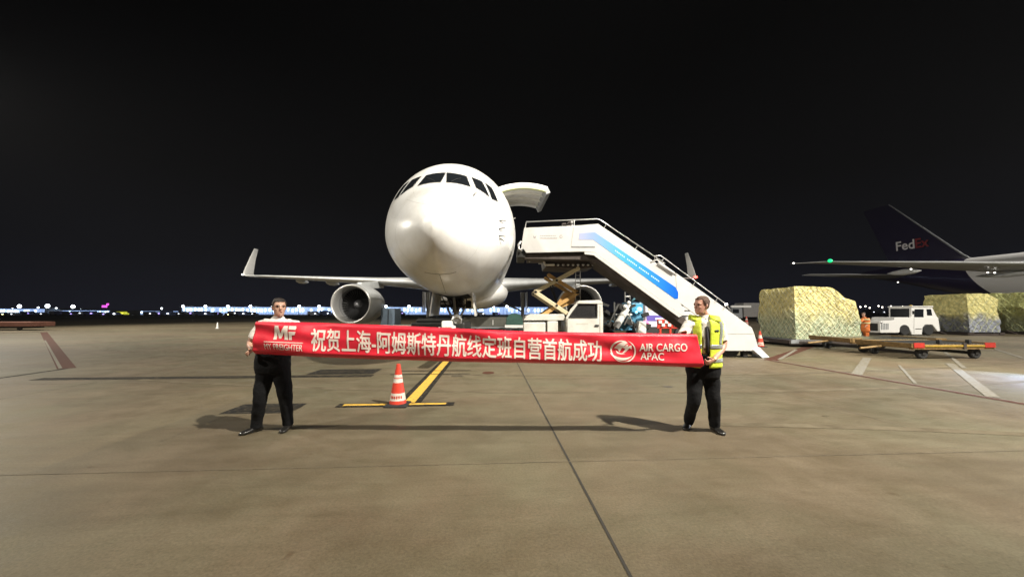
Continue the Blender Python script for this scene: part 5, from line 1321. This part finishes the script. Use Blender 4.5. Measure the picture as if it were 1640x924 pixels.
    for s in ('l', 'r'):
        a = J['arm_' + s]; A, B = Vector(a[0]), Vector(a[1]); E = A + (B - A) * .78
        tube(bm, [A + (chest + Vector((0, 0, .1)) - A) * .25, A, A + (E - A) * .5, E], [.07, .072 * fat ** .5, .067 * fat ** .5, .066 * fat ** .5], 14)
    sh = remesh(bm, .009, 4, .6); wrinkle(sh, .012, (9, 9, 16), 3)
    # open neckline so that the neck shows
    part('shirt', sh, shirt, t, smooth=True, world=True)
    bm = BM(); cz = neck + Vector((0, 0, -.012))
    rings_loft(bm, [ering(cz + Vector((0, 0, dz)), a_, b_, 24, by) for dz, a_, b_ in ((-.03, .088, .078), (.022, .068, .066), (.024, .062, .06), (-.02, .07, .06))], cap=False)
    part('collar', bm, shirt, t, smooth=True, world=True)
    # trousers
    bm = BM()
    rings_loft(bm, [ering(c_, a_, b_, 28, by) for c_, a_, b_ in ((waist + Vector((0, 0, .02)), .184 * fl, .142 * fl), (pel + Vector((0, 0, .05)), .192 * fl, .146 * fl), (pel + Vector((0, 0, -.04)), .194 * fl, .144 * fl), (pel + Vector((0, 0, -.11)), .18 * fl, .125 * fl))])
    for s in ('l', 'r'):
        h_, k_, a_ = [Vector(p) for p in J['leg_' + s]]
        limb(bm, [h_ * .96 + pel * .04, h_ * .55 + k_ * .45, k_, k_ * .5 + a_ * .5, a_ + Vector((0, 0, -.02))], [.104 * fl, .092 * fl, .076 * fl, .076, .070], 16)
    tr = remesh(bm, .010, 4, .6); wrinkle(tr, .010, (7, 7, 9), 9); part('trousers', tr, trousers, t, smooth=True, world=True)
    for s in ('l', 'r'):
        a_ = Vector(J['leg_' + s][2]); d = Vector(J['foot_' + s]).normalized(); sd = Vector((-d.y, d.x, 0)); g0 = Vector((a_.x, a_.y, 0)); bm = BM(); rs = []
        for u, wd, hh in ((-.085, .022, .05), (-.07, .036, .075), (-.02, .041, .085), (.04, .042, .075), (.09, .047, .058), (.14, .048, .048), (.18, .040, .040), (.205, .020, .028)):
            rs.append([g0 + d * u + sd * wd * math.cos(q_) + Vector((0, 0, .004 + hh * .5 + hh * .5 * (math.copysign(abs(math.sin(q_)) ** .6, math.sin(q_))))) for q_ in [2 * math.pi * j / 16 for j in range(16)]])
        rings_loft(bm, rs); part('shoe', bm, M_shoe, t, smooth=True, world=True)
    f_ = Matrix.Rotation(by, 3, 'Z'); front = f_ @ Vector((0, -1, 0)); rt = f_ @ Vector((1, 0, 0))
    if tie:
        bm = BM(); c0_ = neck + Vector((0, 0, -.03)) + front * .085; rs = []
        for dz, w_, out_ in ((0, .016, .0), (-.03, .022, .005), (-.045, .014, .010), (-.15, .024, .056), (-.30, .030, .072), (-.42, .034, .072), (-.46, .012, .068)):
            c_ = c0_ + Vector((0, 0, dz)) + front * (out_ * fat); rs.append([c_ - rt * w_, c_ + front * .009, c_ + rt * w_, c_ - front * .004])
        rings_loft(bm, rs); part('tie', bm, M_tie, t, smooth=True, world=True)
    if vest:
        def vs_(z_t, ang, g):
            rows = [(chest + Vector((0, 0, .175)), .15, .095), (chest + Vector((0, 0, .12)), .195 * fat ** .5, .112 * fat ** .5), (chest, .19 * fat, .132 * fat), (chest * .5 + waist * .5, .180 * fat, .135 * fat), (waist, .180 * fat, .137 * fat), (pel + Vector((0, 0, .03)), .192 * fat, .146 * fat)]
            tab = [(i, c_.x, c_.y, c_.z, a_, b_) for i, (c_, a_, b_) in enumerate(rows)]
            x, y, z, a_, b_ = interp(tab, z_t); loc = Vector(((a_ + g) * math.cos(ang), (b_ + g) * math.sin(ang), 0))
            return Vector((x, y, z)) + f_ @ loc
        def shell(z0, z1, a0, a1, g, nz_, na, th, name_, m_):
            bm = BM(); G_ = [[[bm.verts.new(vs_(z0 + (z1 - z0) * i / nz_, R(a0 + (a1 - a0) * j / na), gg)) for j in range(na + 1)] for i in range(nz_ + 1)] for gg in (g, g + th)]
            for i in range(nz_):
                for j in range(na):
                    for L_ in (0, 1): bm.faces.new((G_[L_][i][j], G_[L_][i][j + 1], G_[L_][i + 1][j + 1], G_[L_][i + 1][j]))
            for i in range(nz_):
                for j in (0, na): bm.faces.new((G_[0][i][j], G_[0][i + 1][j], G_[1][i + 1][j], G_[1][i][j]))
            for j in range(na):
                for i in (0, nz_): bm.faces.new((G_[0][i][j], G_[0][i][j + 1], G_[1][i][j + 1], G_[1][i][j]))
            wrinkle(bm, .004, (9, 9, 14), 5); return part(name_, bm, m_, t, smooth=True, world=True)
        sh_a, sh_b = -90 + 10, 270 - 16
        v0 = shell(.25, 5, sh_a, sh_b, .030, 26, 60, .006, 'vest', M_vest)
        for s in (-1, 1):     # shoulder straps
            bm = BM(); pts = []
            for k in range(9):
                a_ = math.pi * k / 8; pts.append(chest + Vector((0, 0, .155)) + rt * s * .115 + front * (.125 * math.cos(a_)) + Vector((0, 0, .065 * math.sin(a_))))
            rs = []
            for p in pts: rs.append([p - rt * .062, p - rt * .062 + Vector((0, 0, .012)), p + rt * .062 - Vector((0, 0, .010)), p + rt * .062 - Vector((0, 0, .022))])
            rings_loft(bm, rs); part('shoulder_strap', bm, M_vest, v0, smooth=True, world=False)
            bpy.context.view_layer.update(); ob = v0.children[-1]; ob.data.transform(mw(t).inverted())
        for z_t in (3.05, 4.2):
            o_ = shell(z_t, z_t + .34, sh_a, sh_b, .0385, 4, 60, .003, 'reflective_tape', M_refl); o_.parent = v0
        for ang in (-90 + 52, 270 - 52):
            o_ = shell(.4, 3.05, ang - 8, ang + 8, .0385, 14, 4, .003, 'reflective_tape', M_refl); o_.parent = v0
        o_ = shell(1.75, 1.95, -90 + 24, -90 + 38, .040, 3, 4, .003, 'chest_print', M_black); o_.parent = v0
    if watch:
        bm = BM(); wv = Vector(J['arm_' + watch][2]); dv = (Vector(J['arm_' + watch][2]) - Vector(J['arm_' + watch][1])).normalized()
        tube(bm, [wv - dv * .035, wv - dv * .012], .033, 16); wt = part('wristwatch', bm, mat('gold_watch', (.7, .5, .2), .3, .8), t, smooth=False, world=True)
    return t
Y0 = 5.05
def q3(px, py, Y=Y0): return P(px, py, Y)
fl = G(410, 691); fr_ = G(461, 687)
JL = dict(head=q3(447, 492.5, 5.0), neck=q3(446, 509, 5.03), chest=q3(445, 530), waist=q3(438, 566), pelvis=q3(437, 583),
          arm_r=(q3(420, 520, 5.06), q3(401, 549, 5.03), q3(404, 561, 4.86)), arm_l=(q3(471, 520, 5.06), q3(482, 548, 5.05), q3(468, 545, 4.86)),
          hand_r=((-.25, -.8, -.55), (.6, .1, .75), (.2, -.7, .6), 1.4), hand_l=((-.6, -.3, .5), (.0, -1, .2), (0, 0, 1), 1.0),
          leg_r=(q3(427, 590), q3(417, 635, 5.03), Vector((fl.x, fl.y, .09))), leg_l=(q3(450, 590), q3(457, 635, 5.1), Vector((fr_.x, fr_.y, .09))),
          foot_r=(-.55, -1, 0), foot_l=(.18, -1, 0))
person('person', 'dark haired man in white short sleeved shirt and black trousers holding the left banner end', 'person', JL, M_skin, M_hairb, head_yaw=R(42), body_yaw=R(4), fat=1.16, base=(JL['pelvis'].x, Y0, 0), tie=False)
fl = G(1103, 684); fr_ = G(1145, 690)
JR = dict(head=q3(1124, 489.5, 5.0), neck=q3(1128, 507, 5.04), chest=q3(1128, 531), waist=q3(1127, 568), pelvis=q3(1126, 590),
          arm_r=(q3(1101, 521, 5.02), q3(1083, 545, 4.93), q3(1082, 549, 4.9)), arm_l=(q3(1153, 521, 5.03), q3(1159, 553, 5.0), q3(1142, 577, 4.80)),
          hand_r=((-.3, -.2, .8), (.0, -1, .2), (1, 0, 0), 1.0), hand_l=((-.9, -.25, -.35), (-.1, .7, .7), (-.2, -.6, .8), 1.3),
          leg_r=(q3(1114, 597), q3(1111, 642, 5.03), Vector((fl.x, fl.y, .09))), leg_l=(q3(1138, 597), q3(1143, 642, 5.05), Vector((fr_.x, fr_.y, .09))),
          foot_r=(-.65, -.8, 0), foot_l=(.05, -1, 0))
# right arm: raised forwards to the banner's top corner
JR['arm_r'] = (q3(1103, 520, 5.03), q3(1090, 541, 4.98), q3(1098, 544, 4.86))
person('person', 'brown haired man in yellow hi vis vest and black tie holding the right banner end', 'person', JR, M_skin2, M_hairr, head_yaw=R(-72), body_yaw=R(-16), fat=1.03, vest=True, fl=1.14, base=(JR['pelvis'].x, Y0, 0), watch='l', hair_front=.075)
# far worker in orange
Yw = 21.0; w3 = lambda px, py, Y=Yw: P(px, py, Y)
kk = 21.0 / 593
wx = 1386
JW = dict(head=w3(1383, 503.5), neck=w3(1384, 508.5), chest=w3(1386, 514), waist=w3(1386, 522), pelvis=w3(1386, 528),
          arm_r=(w3(1382, 511.5), w3(1378, 516.5, Yw - .1), w3(1375, 513.5, Yw - .2)), arm_l=(w3(1390, 511.5), w3(1391, 518), w3(1387, 522, Yw - .2)),
          hand_r=((-.6, -.2, .7), (-1, 0, 0), (0, 0, 1)), hand_l=((-.8, 0, -.5), (0, -1, 0), (0, 0, 1)),
          leg_r=(w3(1385, 529), w3(1386, 537), w3(1387, 545)), leg_l=(w3(1388, 529), w3(1389, 537), w3(1391, 545)), foot_r=(-.7, -.6, 0), foot_l=(-.3, -1, 0))
JW['leg_r'] = (JW['leg_r'][0], JW['leg_r'][1], Vector((JW['leg_r'][2].x, Yw, .09))); JW['leg_l'] = (JW['leg_l'][0], JW['leg_l'][1], Vector((JW['leg_l'][2].x, Yw + .1, .09)))
M_or = mat('orange_hi_vis_cloth', (.75, .20, .04), .7)
wk = person('person', 'far worker in orange hi vis clothes beside the tall netted pallet', 'person', JW, M_skin, M_hairb, head_yaw=R(-60), body_yaw=R(-40), fat=1.0, base=(JW['pelvis'].x, Yw, 0), tie=False, trousers=M_or, shirt=M_or, voxel=.014)
# ================================================================ HUMID NIGHT AIR
bm = BM(); box2(bm, (-700, -60, -1), (700, 720, 60))
hm = bpy.data.materials.new('haze_air'); hm.use_nodes = True; n = hm.node_tree; n.nodes.remove(n.nodes['Principled BSDF'])
pv = n.nodes.new('ShaderNodeVolumePrincipled'); pv.inputs['Density'].default_value = .00009; pv.inputs['Color'].default_value = (.92, .94, 1, 1)
n.links.new(pv.outputs[0], n.nodes['Material Output'].inputs['Volume'])
hz_ = part('haze', bm, hm); hz_['kind'] = 'stuff'
for z_ in (1.02, 1.22):
    bm = BM(); p_ = P(1386, 522, Yw); rings_loft(bm, [ering(Vector((p_.x, p_.y, z_ + dz)), .215, .17, 24, R(-40)) for dz in (-.035, .035)], cap=False)
    part('reflective_band', bm, mat('pale_reflective_band', (.75, .70, .35), .4), wk, smooth=True, world=True)
print('SCENE OK', len(bpy.data.objects))
